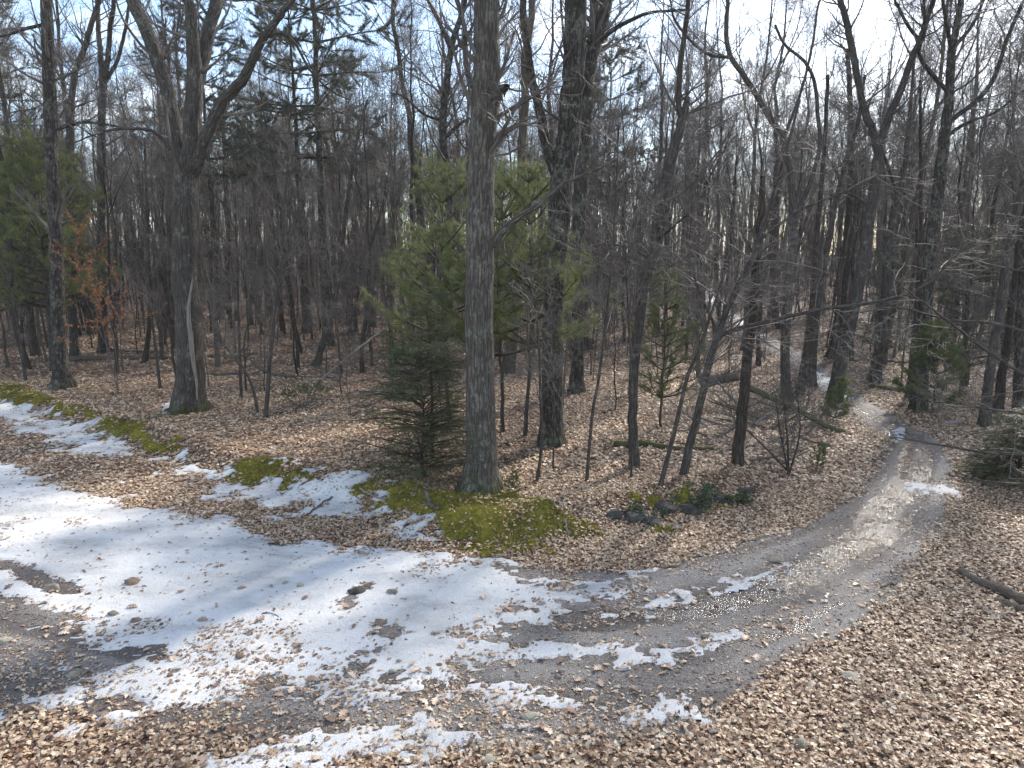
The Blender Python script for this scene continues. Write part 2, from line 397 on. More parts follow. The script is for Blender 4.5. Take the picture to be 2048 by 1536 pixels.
# snow patches: outline in the photograph, bias, patchiness, patch frequency
SNOWP = [
 ([(-300, 880), (0, 928), (60, 962), (110, 988), (240, 1012), (330, 1037), (430, 1042), (500, 1062), (540, 1092), (640, 1112), (700, 1118), (830, 1122), (900, 1127), (970, 1133), (1060, 1168), (1290, 1166), (1240, 1188),
   (1120, 1204), (1050, 1226), (1010, 1262), (1060, 1288), (1210, 1296), (1390, 1276), (1330, 1300), (1150, 1326), (900, 1346), (750, 1346), (700, 1332), (600, 1327), (480, 1327), (400, 1322), (330, 1292), (250, 1282), (110, 1242), (0, 1200), (-300, 1120)], 0.45, 2.2, 1.5),
 ([(60, 1408), (200, 1345), (420, 1345), (640, 1362), (810, 1392), (780, 1412), (600, 1405), (400, 1425), (250, 1425), (140, 1400)], 0.0, 5.5, 2.3),
 ([(430, 1490), (560, 1452), (700, 1484), (850, 1450), (1000, 1420), (1120, 1430), (1350, 1430), (1200, 1484), (1000, 1505), (850, 1560), (450, 1560)], -0.35, 5.5, 2.3),
 ([(-200, 730), (0, 788), (60, 826), (130, 846), (230, 876), (246, 912), (190, 908), (110, 894), (50, 858), (0, 828), (-200, 770)], 0.1, 5.0, 2.4),
 ([(325, 918), (420, 936), (500, 948), (560, 925), (640, 945), (720, 965), (830, 1005), (870, 1090), (760, 1062), (700, 1034), (560, 1036), (480, 1014), (400, 980)], -0.25, 5.5, 2.2),
 ([(1060, 1190), (1290, 1168), (1420, 1165), (1560, 1140), (1540, 1160), (1400, 1190), (1150, 1235), (1050, 1250)], -0.3, 5.0, 2.2),
 ([(1280, 1300), (1380, 1270), (1480, 1245), (1520, 1250), (1420, 1290), (1330, 1312)], -0.2, 4.0, 2.2),
 ([(1838, 978), (1885, 975), (1890, 990), (1845, 995)], 0.35, 1.5, 2.0),
 ([(1770, 868), (1810, 850), (1830, 870), (1795, 885)], -0.3, 2.0, 2.0),
 ([(1620, 745), (1650, 750), (1700, 800), (1665, 795)], 0.3, 1.6, 0.8),
 ([(1440, 625), (1470, 630), (1530, 672), (1500, 680)], 0.3, 1.6, 0.6),
 ([(1392, 575), (1412, 572), (1436, 600), (1418, 605)], 0.5, 1.0, 0.6),
 ([(335, 808), (358, 800), (350, 822), (322, 826)], 0.3, 1.5, 2.0),
 ([(680, 955), (720, 952), (730, 975), (690, 985)], 0.2, 2.0, 2.0),
]
SNOWP = [([tuple(hit(*p)[:2]) for p in P], b, a, s) for P, b, a, s in SNOWP]
MUD = [flats(P) for P in ([(-200, 1085), (0, 1122), (80, 1140), (150, 1172), (175, 1192), (110, 1190), (40, 1160), (0, 1142), (-200, 1110)], [(-200, 1150), (0, 1185), (60, 1215), (150, 1228), (180, 1245), (100, 1240), (0, 1215), (-200, 1180)],
                          [(265, 1305), (300, 1288), (330, 1300), (300, 1312)], [(685, 1195), (735, 1165), (728, 1180), (700, 1215)], [(740, 1245), (800, 1252), (790, 1268), (745, 1262)], [(880, 1262), (930, 1262), (935, 1278), (890, 1274)])]
def snow_v(x, y):
    best = np.full(np.shape(x), -2.0)
    for i, (P, b, a, s) in enumerate(SNOWP):
        xs = [p[0] for p in P]; ys = [p[1] for p in P]
        m = (x > min(xs) - 1) & (x < max(xs) + 1) & (y > min(ys) - 1) & (y < max(ys) + 1)
        if not m.any(): continue
        xm, ym = x[m], y[m]
        v = np.clip(sdf(xm, ym, P) / 0.45, -1.6, 1.1) + b - a * (fbm(xm, ym * 1.35, s, 5, 31 + i, 0.62) - 0.5) - 1.9 * (fbm(xm, ym, 4.5, 4, 131 + i, 0.75) - 0.5)
        v = v - 0.9 * sstep(0.58, 0.8, fbm(xm, ym, 7.0, 2, 77)) * (0.3 + 0.7 * sstep(-4.0, 0.0, xm)) 
        v = v - 3.4 * (streak(xm, ym) - 0.5) * sstep(-5.5, 0.5, xm) * (ym < 25) * (ym < 12 + 0 * xm)
        best[m] = np.maximum(best[m], v)
    for P in MUD:
        best = np.minimum(best, -sdf(x, y, P) / 0.16 + 2.6 * (fbm(x, y, 4, 4, 55, 0.7) - 0.5))
    return best
def snow_z(x, y, v=None):
    if v is None: v = snow_v(x, y)
    return np.maximum(ground_z(x, y), track_z(x, y) - 0.006) + np.where(v > 0, 0.022 * np.clip(v, 0, 1.2) ** 0.7 + 0.008, 0.05 * np.clip(v, -1, 0)) + 0.012 * (fbm(x, y, 1.8, 3, 41) - 0.5) * (v > 0)

MOSSP = [([(830, 1010), (900, 985), (990, 985), (1050, 1000), (1130, 1020), (1190, 1052), (1190, 1068), (1100, 1072), (1020, 1080), (960, 1088), (890, 1075), (870, 1040)], 0.55, 1.5),
         ([(930, 1090), (1000, 1075), (1090, 1075), (1080, 1105), (1000, 1125), (940, 1115)], -0.1, 2.6),
         ([(700, 990), (760, 960), (860, 990), (900, 1010), (880, 1050), (820, 1030), (760, 1000)], 0.15, 2.4),
         ([(-200, 710), (0, 765), (40, 770), (80, 790), (110, 800), (70, 812), (20, 800), (-200, 735)], 0.5, 1.6),
         ([(110, 812), (180, 818), (185, 832), (120, 836)], 0.1, 2.0), ([(180, 840), (260, 845), (300, 870), (290, 890), (220, 870)], 0.3, 2.0),
         ([(285, 885), (345, 883), (350, 905), (292, 910)], 0.6, 1.4), ([(440, 930), (510, 918), (560, 930), (500, 968), (450, 960)], 0.1, 2.6),
         ([(560, 935), (660, 945), (720, 985), (640, 985), (560, 960)], -0.3, 3.0), ([(1270, 1000), (1340, 985), (1430, 990), (1430, 1010), (1330, 1022), (1275, 1015)], 0.0, 2.4), ([(1300, 1055), (1350, 1040), (1330, 1065)], 0.1, 2.0)]
MOSSP = [([tuple(hit(*p)[:2]) for p in P], b, a) for P, b, a in MOSSP]
def moss_v(x, y):
    best = np.full(np.shape(x), -2.0)
    for i, (P, b, a) in enumerate(MOSSP):
        xs = [p[0] for p in P]; ys = [p[1] for p in P]
        m = (x > min(xs) - 1) & (x < max(xs) + 1) & (y > min(ys) - 1) & (y < max(ys) + 1)
        if not m.any(): continue
        v = np.clip(sdf(x[m], y[m], P) / 0.3, -1.6, 1) + b - 0.4 - a * 2.1 * (fbm(x[m], y[m], 2.8, 5, 61 + i, 0.7) - 0.5)
        best[m] = np.maximum(best[m], v)
    return best
def moss_z(x, y, v=None):
    if v is None: v = moss_v(x, y)
    return ground_z(x, y) + np.where(v > 0, 0.012 + 0.045 * np.clip(v, 0, 1.1) ** 0.6 * (0.35 + 1.3 * fbm(x, y, 5.5, 3, 71)), 0.06 * np.clip(v, -1, 0)) + 0.025 * (fbm(x, y, 14, 2, 72) - 0.5) * (v > 0)

def axis(lo, hi, st, far, g=1.13):
    a = list(np.arange(lo, hi + 1e-6, st)); s = st; x = a[-1]
    up = []
    while x < far[1]: s *= g; x += s; up.append(x)
    s = st; x = a[0]; dn = []
    while x > far[0]: s *= g; x -= s; dn.append(x)
    return np.array(dn[::-1] + a + up)
def grid(xs, ys):
    X, Y = np.meshgrid(xs, ys); nx, ny = len(xs), len(ys)
    i = np.arange(nx * ny).reshape(ny, nx)
    F = np.stack([i[:-1, :-1], i[:-1, 1:], i[1:, 1:], i[1:, :-1]], -1).reshape(-1, 4)
    return X.ravel(), Y.ravel(), F
X, Y, F = grid(axis(-16, 13, 0.13, (-700, 700)), axis(4.5, 26, 0.13, (-300, 1000)))
floor_ob = link('forest_floor', mesh_from('forest_floor', np.stack([X, Y, ground_z(X, Y)], 1), F), mat=M['floor'])
tag(floor_ob, 'forest floor of brown leaf litter under the bare trees', None, None, 'structure')

def sheet(name, P, vf, zf, step, mat, attrs=None, pad=0.6):
    xs = [p[0] for p in P]; ys = [p[1] for p in P]
    ya, yb = max(3.5, min(ys) - pad), max(ys) + pad; xa, xb = max(-20, min(xs) - pad), min(26, max(xs) + pad)
    yl = [ya]                                   # the cells grow with distance from the road bend
    while yl[-1] < yb: yl.append(yl[-1] + step * max(1.0, (yl[-1] / 14.0) ** 1.5))
    if yb > 30: step *= 2
    X, Y, F = grid(np.arange(xa, xb, step), np.array(yl))
    v = vf(X, Y); keep = (v[F] > -0.35).any(1) & (v[F] > -0.9).all(1); F = F[keep]
    used = np.unique(F); mp = np.zeros(len(X), int); mp[used] = np.arange(len(used)); F = mp[F]
    x, y = X[used], Y[used]
    m = mesh_from(name, np.stack([x, y, zf(x, y)], 1), F, attrs={k: f(x, y) for k, f in (attrs or {}).items()})
    return m
WETP = [[flat(*p) for p in P] for P in ([(1120, 1262), (1250, 1225), (1400, 1205), (1560, 1150), (1650, 1100), (1740, 1075), (1700, 1120), (1600, 1190), (1450, 1235), (1300, 1270), (1180, 1285)], [(1700, 1080), (1740, 1010), (1790, 960), (1810, 900), (1850, 900), (1850, 960), (1800, 1020), (1780, 1090)],
                                        [(1500, 1290), (1640, 1210), (1700, 1200), (1620, 1270)], [(1745, 870), (1790, 848), (1800, 862), (1760, 885)])]
def wet(x, y):
    w = np.full(np.shape(x), 0.12)
    for P in WETP: w = np.maximum(w, 0.45 + np.clip(sdf(x, y, P) / 0.5, -0.35, 0.5))
    return w + 0.12 * sstep(2.5, 6, x)
near_tr = sheet('dirt_track', TRACK, track_v, track_z, 0.06, M['track'], {'wet': wet, 'streak': streak})
track_ob = tag(link('dirt_track', near_tr, mat=M['track']), 'muddy gravel track curving through the bend and off into the woods', None, None, 'structure')

def merge_sheets(name, polys, vf, zf, step, mat):
    xs = [p[0] for P in polys for p in P]; ys = [p[1] for P in polys for p in P]
    ms = sheet(name, list(zip(xs, ys)), vf, zf, step, mat)
    return link(name, ms, mat=mat)
nearP = [P for P, *_ in SNOWP if min(p[1] for p in P) < 26]; farP = [P for P, *_ in SNOWP if min(p[1] for p in P) >= 26]
snow_ob = tag(merge_sheets('snow', nearP, snow_v, snow_z, 0.04, M['snow']), 'melting white snow and ice lying on the track in patches', 'snow', None, 'stuff')
far_s = sheet('snow_patch', [p for P in farP for p in P], snow_v, snow_z, 0.1, M['snow'])
tag(link('far_snow', far_s, mat=M['snow']), 'thin strip of snow left on the track far back among trunks', 'snow', None, 'stuff')
moss_ob = tag(merge_sheets('moss', [P for P, *_ in MOSSP], moss_v, moss_z, 0.035, M['moss']), 'yellow green moss cushions along the low bank beside the snow', 'moss', None, 'stuff')

def top_z(x, y):
    z = np.maximum(ground_z(x, y), track_z(x, y))
    near = y < 30
    s = snow_v(x, y); m = moss_v(x, y)
    z = np.where(s > 0, np.maximum(z, snow_z(x, y, s)), z)
    z = np.where(m > 0, np.maximum(z, moss_z(x, y, m)), z)
    return z, s, m

# ------------------------------------------------------------------ scattered stuff by geometry nodes
def scatter(name, pts, rot, scl, idx, tint, protos, label, cat):
    m = bpy.data.meshes.new(name); n = len(pts)
    m.vertices.add(n); m.vertices.foreach_set('co', np.asarray(pts, np.float32).ravel())
    a = m.attributes.new('rot', 'FLOAT_VECTOR', 'POINT'); a.data.foreach_set('vector', np.asarray(rot, np.float32).ravel())
    a = m.attributes.new('scl', 'FLOAT', 'POINT'); a.data.foreach_set('value', np.asarray(scl, np.float32))
    a = m.attributes.new('tint', 'FLOAT', 'POINT'); a.data.foreach_set('value', np.asarray(tint, np.float32))
    a = m.attributes.new('pick', 'INT', 'POINT'); a.data.foreach_set('value', np.asarray(idx, np.int32))
    c = bpy.data.collections.new(name + '_pieces')
    for i, pm in enumerate(protos):
        c.objects.link(bpy.data.objects.new('%s_piece_%02d' % (name, i), pm))
    o = link(name, m)
    ng = bpy.data.node_groups.new(name + '_scatter', 'GeometryNodeTree')
    ng.interface.new_socket('Geometry', in_out='INPUT', socket_type='NodeSocketGeometry')
    ng.interface.new_socket('Geometry', in_out='OUTPUT', socket_type='NodeSocketGeometry')
    N, L = ng.nodes, ng.links
    gi = N.new('NodeGroupInput'); go = N.new('NodeGroupOutput')
    ip = N.new('GeometryNodeInstanceOnPoints'); ci = N.new('GeometryNodeCollectionInfo')
    ci.inputs['Collection'].default_value = c; ci.inputs['Separate Children'].default_value = True; ci.inputs['Reset Children'].default_value = True
    def na(t, nm):
        x = N.new('GeometryNodeInputNamedAttribute'); x.data_type = t; x.inputs['Name'].default_value = nm; return x.outputs['Attribute']
    ip.inputs['Pick Instance'].default_value = True
    L.new(gi.outputs[0], ip.inputs['Points']); L.new(ci.outputs[0], ip.inputs['Instance'])
    L.new(na('INT', 'pick'), ip.inputs['Instance Index']); L.new(na('FLOAT_VECTOR', 'rot'), ip.inputs['Rotation']); L.new(na('FLOAT', 'scl'), ip.inputs['Scale'])
    L.new(ip.outputs[0], go.inputs[0])
    md = o.modifiers.new('scatter', 'NODES'); md.node_group = ng
    return tag(o, label, cat, None, 'stuff')

def oak_leaf_mesh(name, lobes, ln, wd, curl, r):
    n = lobes * 4
    ts = np.linspace(0, 1, n)
    env = np.sin(np.pi * np.clip(ts, 0, 1) ** 0.8) ** 0.7 * wd
    lob = 1 - 0.64 * (0.5 + 0.5 * np.cos(ts * lobes * 2 * np.pi)) if lobes > 1 else np.ones(n)
    w = env * lob * r.uniform(0.85, 1.15, n)
    yv = (ts - 0.5) * ln
    cz = curl * ln * (np.cos((ts - 0.5) * 2.6) - 1)
    V = []
    sl_ = r.uniform(-0.15, 0.4); sr = r.uniform(-0.15, 0.4)
    tw = r.uniform(-0.4, 0.4)
    for i in range(n):
        V.append((-w[i], yv[i], cz[i] + w[i] * (sl_ + tw * (ts[i] - .5)))); V.append((0, yv[i], cz[i])); V.append((w[i], yv[i], cz[i] + w[i] * (sr - tw * (ts[i] - .5))))
    F = []
    for i in range(n - 1):
        a = i * 3; F += [(a, a + 1, a + 4, a + 3), (a + 1, a + 2, a + 5, a + 4)]
    V = np.array(V); V[:, 2] -= V[:, 2].min() * 0.6
    return mesh_from(name, V, F)
lr = np.random.default_rng(3)
LEAF = []
for i in range(7): LEAF.append(oak_leaf_mesh('oak_leaf', 3, 0.135, 0.046, lr.uniform(-0.3, 0.4), lr))
for i in range(5): LEAF.append(oak_leaf_mesh('plain_leaf', 1, 0.11, 0.026, lr.uniform(-0.3, 0.5), lr))
for m in LEAF: m.materials.append(M['litter'])

def wedge(n, y0, y1, r, half=0.92, p=1.0):
    y = np.sqrt(r.uniform(y0 * y0, y1 * y1, n)); x = r.uniform(-half, half, n) * y
    return x, y
lr = np.random.default_rng(5)
PX, PY, PS = [], [], []
for n, y0, y1, sc in ((130000, 4.2, 14, 0.56), (95000, 14, 26, 0.85), (46000, 26, 48, 1.35)):
    x, y = wedge(n, y0, y1, lr)
    PX.append(x); PY.append(y); PS.append(np.full(n, sc))
x = np.concatenate(PX); y = np.concatenate(PY); sc = np.concatenate(PS)
z, sv, mv = top_z(x, y); tv = track_v(x, y)
cl = fbm(x, y, 1.7, 3, 91)
LOWP = flats([(-300, 1290), (0, 1270), (250, 1330), (600, 1345), (900, 1370), (1300, 1380), (1500, 1400), (1400, 1600), (-300, 1700)])
low = inside(x, y, LOWP)
dens = np.ones(len(x))
dens = np.where(tv > 0, 0.07 + 0.45 * sstep(0.52, 0.72, cl) + np.where(low, 0.30, 0), dens)
dens = np.where(sv > 0, 0.03 + 0.55 * sstep(0.60, 0.76, cl) + 0.5 * (1 - sstep(0.0, 0.55, sv)) + np.where(low, 0.22, 0), dens)
dens = np.where(mv > 0.1, 0.12 + 0.5 * sstep(0.52, 0.72, cl), dens)
k = lr.uniform(0, 1, len(x)) < dens
x, y, z, sc, sv, tv = x[k], y[k], z[k], sc[k], sv[k], tv[k]; n = len(x)
lay = lr.uniform(0, 1, n)
loose = (sv > 0) | (tv > 0.3)
small = np.where(loose, lr.uniform(0.3, 1.0, n), lr.uniform(0.45, 1.35, n))
rot = np.stack([lr.normal(0, np.where(loose, 0.13, 0.30), n), lr.normal(0, np.where(loose, 0.13, 0.30), n), lr.uniform(0, 6.28, n)], 1)
tint = np.clip(lr.beta(1.7, 1.7, n) * 0.95 + 0.12 * (fbm(x, y, 0.4, 2, 8) - 0.5) - np.where(sv > 0, 0.18, 0), 0, 1)
scatter('leaf_litter', np.stack([x, y, z + 0.004 + np.where(loose, 0.0, 0.03 * lay)], 1), rot, sc * small, lr.integers(0, len(LEAF), n), tint, LEAF,
        'dry brown oak leaves carpeting the ground and strewn over the snow', 'leaf litter')

# the largest fallen leaves, one by one, on the ground nearest the camera
OL = []
for i in range(8):
    m = oak_leaf_mesh('fallen_leaf', 4, 0.165, 0.058, lr.uniform(-0.15, 0.25), lr); m.materials.append(M['oakleaf']); OL.append(m)
cx, cy = wedge(1400, 5.6, 9.5, lr, 0.78)
cz, csv, cmv = top_z(cx, cy)
cnt = 0
for i in range(len(cx)):
    if cnt >= 290: break
    if csv[i] > 0.35 and lr.uniform() < 0.75: continue
    o = bpy.data.objects.new('fallen_leaf', OL[int(lr.integers(0, 8))]); COL.objects.link(o); o.parent = floor_ob
    o.location = (cx[i], cy[i], cz[i] + 0.014)
    o.rotation_euler = (lr.normal(0, 0.12), lr.normal(0, 0.12), lr.uniform(0, 6.28))
    s = lr.uniform(0.5, 0.95); o.scale = (s, s, s); cnt += 1

def stone_mesh(name, r, sub=2, flatn=0.6, rough=0.22, cut=5):
    import bmesh
    bm = bmesh.new(); bmesh.ops.create_icosphere(bm, subdivisions=sub, radius=1.0)
    pl = [(d / np.linalg.norm(d), r.uniform(0.55, 0.85)) for d in r.normal(size=(cut, 3))]
    off = r.uniform(0, 50)
    for v in bm.verts:
        p = np.array(v.co)
        for d, h in pl:
            e = p @ d - h
            if e > 0: p = p - d * e * 0.9
        p = p * (1 + rough * (float(vnoise(p[0] * 2 + off, p[1] * 2 + p[2] * 1.7)) - 0.5))
        v.co = (p[0], p[1] * 0.75, p[2] * flatn)
    m = bpy.data.meshes.new(name); bm.to_mesh(m); bm.free()
    return m
lr = np.random.default_rng(9)
PEB = [stone_mesh('pebble', lr, 1, 0.6) for _ in range(5)]
for m in PEB: m.materials.append(M['gravel'])
x, y = wedge(85000, 4.5, 17, lr, 0.9)
z, sv, mv = top_z(x, y); tv = track_v(x, y)
k = (tv > 0.05) & (sv < 0.02) & (lr.uniform(0, 1, len(x)) < 0.25 + 0.75 * sstep(0.4, 0.65, fbm(x, y, 1.1, 3, 97)))
x, y, z = x[k], y[k], z[k]; n = len(x)
scatter('gravel', np.stack([x, y, z], 1), lr.uniform(0, 6.28, (n, 3)) * np.array([0.05, 0.05, 1]), 0.007 + 0.02 * lr.uniform(0, 1, n) ** 3, lr.integers(0, 5, n), lr.uniform(0, 1, n), PEB,
        'loose grey brown gravel on the bare track', 'gravel')
# moss tufts
def tuft_mesh(r):
    V = []; F = []
    for i in range(14):
        a = r.uniform(0, 6.28); q = r.uniform(0, 0.022); b = np.array([q * math.cos(a), q * math.sin(a), -0.004]); d = np.array([r.normal(0, 0.5), r.normal(0, 0.5), 1.0]) * r.uniform(0.018, 0.034)
        s = np.array([-math.sin(a), math.cos(a), 0]) * 0.0035
        k = len(V); V += [b - s, b + s, b + d]; F.append((k, k + 1, k + 2))
    return mesh_from('moss_sprig', np.array(V), None, F)
TUFT = [tuft_mesh(lr) for _ in range(4)]
for m in TUFT: m.materials.append(M['tuft'])
x, y = wedge(520000, 9, 26, lr, 0.75)
d0 = np.full(len(x), False)
for P, *_ in MOSSP:
    xs = [p[0] for p in P]; ys = [p[1] for p in P]
    d0 |= (x > min(xs) - .5) & (x < max(xs) + .5) & (y > min(ys) - .5) & (y < max(ys) + .5)
x, y = x[d0], y[d0]; mv = moss_v(x, y); k = mv > 0.02; x, y, mv = x[k], y[k], mv[k]; n = len(x)
scatter('moss_sprigs', np.stack([x, y, moss_z(x, y, mv)], 1), np.stack([lr.normal(0, .3, n), lr.normal(0, .3, n), lr.uniform(0, 6.28, n)], 1), lr.uniform(0.7, 1.6, n), lr.integers(0, 4, n),
        np.clip(fbm(x, y, 2.5, 3, 99) * 0.9 + lr.normal(0, 0.15, n), 0, 1), TUFT, 'fuzzy moss sprigs covering the cushions on the bank', 'moss')

# ------------------------------------------------------------------ trees: vectorised branching
def unit(v): return v / (np.linalg.norm(v, axis=-1, keepdims=True) + 1e-12)
def tubes(P, Rd, k):
    """P (B,n,3), Rd (B,n) -> verts, quads, bark coordinates"""
    B, n, _ = P.shape
    T = np.empty_like(P); T[:, 1:-1] = P[:, 2:] - P[:, :-2]; T[:, 0] = P[:, 1] - P[:, 0]; T[:, -1] = P[:, -1] - P[:, -2]
    T = unit(T)
    mean = unit(P[:, -1] - P[:, 0])
    ref = np.where(np.abs(mean[:, 2:3]) > 0.75, np.array([[0.0, 1.0, 0.0]]), np.array([[0.0, 0.0, 1.0]]))[:, None, :]
    U = unit(np.cross(T, ref)); Wv = np.cross(T, U)
    a = np.arange(k) * 2 * np.pi / k
    ca, sa = np.cos(a), np.sin(a)
    V = P[:, :, None, :] + Rd[:, :, None, None] * (U[:, :, None, :] * ca[None, None, :, None] + Wv[:, :, None, :] * sa[None, None, :, None])
    Ls = np.concatenate([np.zeros((B, 1)), np.cumsum(np.linalg.norm(np.diff(P, axis=1), axis=2), 1)], 1)
    rr = np.maximum(Rd, 0.01)
    bk = np.stack([rr[:, :, None] * ca, rr[:, :, None] * sa, np.broadcast_to((Ls * 0.6)[:, :, None] + np.arange(B)[:, None, None] * 3.7, (B, n, k))], -1)
    i = np.arange(B * n * k).reshape(B, n, k)
    A = i[:, :-1]; C = i[:, 1:]
    Fq = np.stack([A, np.roll(A, -1, 2), np.roll(C, -1, 2), C], -1).reshape(-1, 4)
    return V.reshape(-1, 3), Fq, bk.reshape(-1, 3)
def join(parts):
    V, F, B = [], [], []; o = 0
    for v, f, b in parts:
        V.append(v); F.append(f + o); B.append(b); o += len(v)
    return np.concatenate(V), np.concatenate(F), np.concatenate(B)
def tube_mesh(name, parts, mat, org=(0, 0, 0)):
    V, F, B = join(parts)
    m = mesh_from(name, V - np.asarray(org), F, attrs={'bk': B}); m.materials.append(mat); return m

def grow(P, Rd, N, r, t0=0.2, t1=1.0, ang=(35, 65), ln=(0.6, 1.2), npts=5, wig=0.12, up=0.1, rk=0.55, rmin=0.003, zmin=None, lenbyt=0.5, rmax=9):
    """N child branches over parents P (B,n,3), thicker and longer parents getting more"""
    B, n, _ = P.shape
    L = np.linalg.norm(np.diff(P, axis=1), axis=2).sum(1)
    b = r.choice(B, N, p=L / L.sum()); t = t0 + (t1 - t0) * r.uniform(0, 1, N) ** 0.85
    f = t * (n - 1); i = np.minimum(f.astype(int), n - 2); q = (f - i)[:, None]
    p0 = P[b, i] * (1 - q) + P[b, i + 1] * q
    r0 = Rd[b, i] * (1 - q[:, 0]) + Rd[b, i + 1] * q[:, 0]
    if zmin is not None:
        k = p0[:, 2] > zmin; b, t, i, p0, r0 = b[k], t[k], i[k], p0[k], r0[k]; N = len(b)
    tan = unit(P[b, i + 1] - P[b, i])
    rv = r.normal(size=(N, 3)); side = unit(rv - (rv * tan).sum(1, keepdims=True) * tan)
    an = np.radians(r.uniform(ang[0], ang[1], N))[:, None]
    d = unit(tan * np.cos(an) + side * np.sin(an))
    length = r.uniform(ln[0], ln[1], N) * (1 - lenbyt * t)
    st = (length / (npts - 1))[:, None]
    pts = [p0]; dd = d
    for k in range(npts - 1):
        dd = unit(dd + r.normal(0, wig, (N, 3)) + np.array([0, 0, up]))
        pts.append(pts[-1] + dd * st)
    Pn = np.stack(pts, 1)
    rb = np.minimum(np.clip(r0 * rk, rmin, None), rmax)
    Rn = rb[:, None] * np.linspace(1, 0.35, npts)[None] ; Rn = np.maximum(Rn, rmin * 0.8)
    return Pn, Rn

def spline(P, n):
    P = np.asarray(P, float); m = len(P)
    if m == 2: return P[0] + (P[1] - P[0]) * np.linspace(0, 1, n)[:, None]
    Q = np.concatenate([[2 * P[0] - P[1]], P, [2 * P[-1] - P[-2]]])
    s = np.linspace(0, m - 1 - 1e-9, n); i = s.astype(int); t = (s - i)[:, None]
    a, b, c, d = Q[i], Q[i + 1], Q[i + 2], Q[i + 3]
    return 0.5 * (2 * b + (c - a) * t + (2 * a - 5 * b + 4 * c - d) * t * t + (3 * b - a - 3 * c + d) * t ** 3)

def trunk_tube(P, Rd, sides, r, flare=0.0, lobes=5, bump=0.05):
    """one thick tube with root flare and an uneven girth"""
    V, Fq, bk = tubes(P[None], Rd[None], sides)
    n = len(P); a = np.arange(sides) * 2 * np.pi / sides
    s = np.concatenate([[0], np.cumsum(np.linalg.norm(np.diff(P, axis=0), axis=1))])
    A, Sg = np.meshgrid(a, s)
    ph = r.uniform(0, 6.28)
    k = 1 + bump * 2 * (fbm(np.cos(A) * 1.5 + Sg * 0.7 + ph * 3, np.sin(A) * 1.5 + Sg * 0.5, 1.4, 3, 3) - 0.5)
    if flare: k = k + flare * 1.5 * np.exp(-Sg / 0.36) * (0.7 + 0.45 * np.cos(lobes * A + ph) + 0.25 * np.cos(3 * A + 2 * ph)) 
    C = P[:, None, :]; V = V.reshape(n, sides, 3); V = C + (V - C) * k[:, :, None]
    cap = len(V.reshape(-1, 3))
    return V.reshape(-1, 3), Fq, bk

hero_xy = []
def hero(name, label, cat, base, paths, mat='grey', group=None, seed=1, n=(16, 110, 700), zmin=3.0, flare=0.5, ln=(0.8, 2.6), up=0.08, ext=5.0, sides=14, drift=1.2, twig=0.005, low=None, lobes=5, depth=None, ang=(35, 75)):
    """a tree traced along its trunk and limbs; every path is (px, py, width px) in the photograph, standing where its foot meets the ground"""
    r = np.random.default_rng(seed)
    foot = hit(*base) if depth is None else np.array([on_plane(base[0], base[1], depth)[0][0], depth, 0])
    if depth is not None: foot[2] = float(ground_z(foot[0], foot[1]))
    Y0 = foot[1]; hero_xy.append((foot[0], foot[1]))
    root = link(name, None, loc=tuple(foot)); tag(root, label, cat, group)
    main = []; allP = []; allR = []
    for j, path in enumerate(paths):
        pts = []; rad = []; m = len(path)
        d0 = 0.0 if j == 0 else r.uniform(0.5, 1.0) * drift * (1 if (j + seed) % 2 else -1)
        if j > 0:                                  # a limb leaves the trunk where the trunk is
            q0, s0 = on_plane(path[0][0], path[0][1], Y0)
            dist = np.linalg.norm(main[0][0] - q0, axis=1); 
        for i, (px, py, w) in enumerate(path):
            f = i / (m - 1)
            p, s = on_plane(px, py, Y0 + d0 * f ** 1.3)
            pts.append(p); rad.append(max(w * s * 0.5, 0.006))
        if j == 0:
            pts[0] = foot - np.array([0, 0, 0.12]); 
        if path[-1][1] <= 6 and ext > 0:           # carries on above the top of the picture
            d = unit(pts[-1] - pts[-2]); d = unit(d + np.array([0, 0, 0.35])); e = pts[-1]
            for q in range(3):
                d = unit(d + r.normal(0, 0.12, 3)); e = e + d * ext / 3
                pts.append(e); rad.append(rad[m - 1] * (0.72, 0.45, 0.15)[q])
        L = sum(np.linalg.norm(pts[i + 1] - pts[i]) for i in range(len(pts) - 1))
        ns = int(np.clip(L * 4, 10, 70))
        P = spline(pts, ns)
        Rr = np.interp(np.linspace(0, len(pts) - 1, ns), np.arange(len(pts)), rad)
        if j == 0: P[0] = pts[0]
        P[1:-1] += r.normal(0, 0.010, (ns - 2, 3)) * min(1.0, Rr.mean() / 0.1)
        main.append((P, Rr))
    tm = tube_mesh('trunk', [trunk_tube(*main[0], sides, r, flare, lobes)], M[mat], foot)
    to = link('trunk', tm, root)
    for P, Rr in main[1:]:
        link('limb', tube_mesh('limb', [trunk_tube(P, Rr, max(8, sides - 4), r)], M[mat], foot), to)
    # resample the wood for side branches
    K = 16
    PP = np.stack([P[np.linspace(0, len(P) - 1, K).astype(int)] for P, _ in main]); RR = np.stack([q[np.linspace(0, len(q) - 1, K).astype(int)] for _, q in main])
    B1 = grow(PP, RR, n[0] * 2 if zmin > 2 else n[0], r, 0.12, 1.0, ang, ln, 8, 0.14, up, 0.32, twig * 2, zmin + foot[2], 0.35, 0.05)
    B2 = grow(*B1, n[1], r, 0.15, 1.0, (30, 70), (0.35 * ln[0], 0.55 * ln[1]), 6, 0.16, up * 0.7, 0.5, twig)
    B3 = grow(*B2, n[2], r, 0.1, 1.0, (25, 65), (0.2, 0.75), 4, 0.17, 0.05, 0.6, twig * 0.7)
    link('crown', tube_mesh('crown', [tubes(*B1, 5), tubes(*B2, 4), tubes(*B3, 3)], M['twig'] if mat != 'brown' else M['twig'], foot), root)
    return root

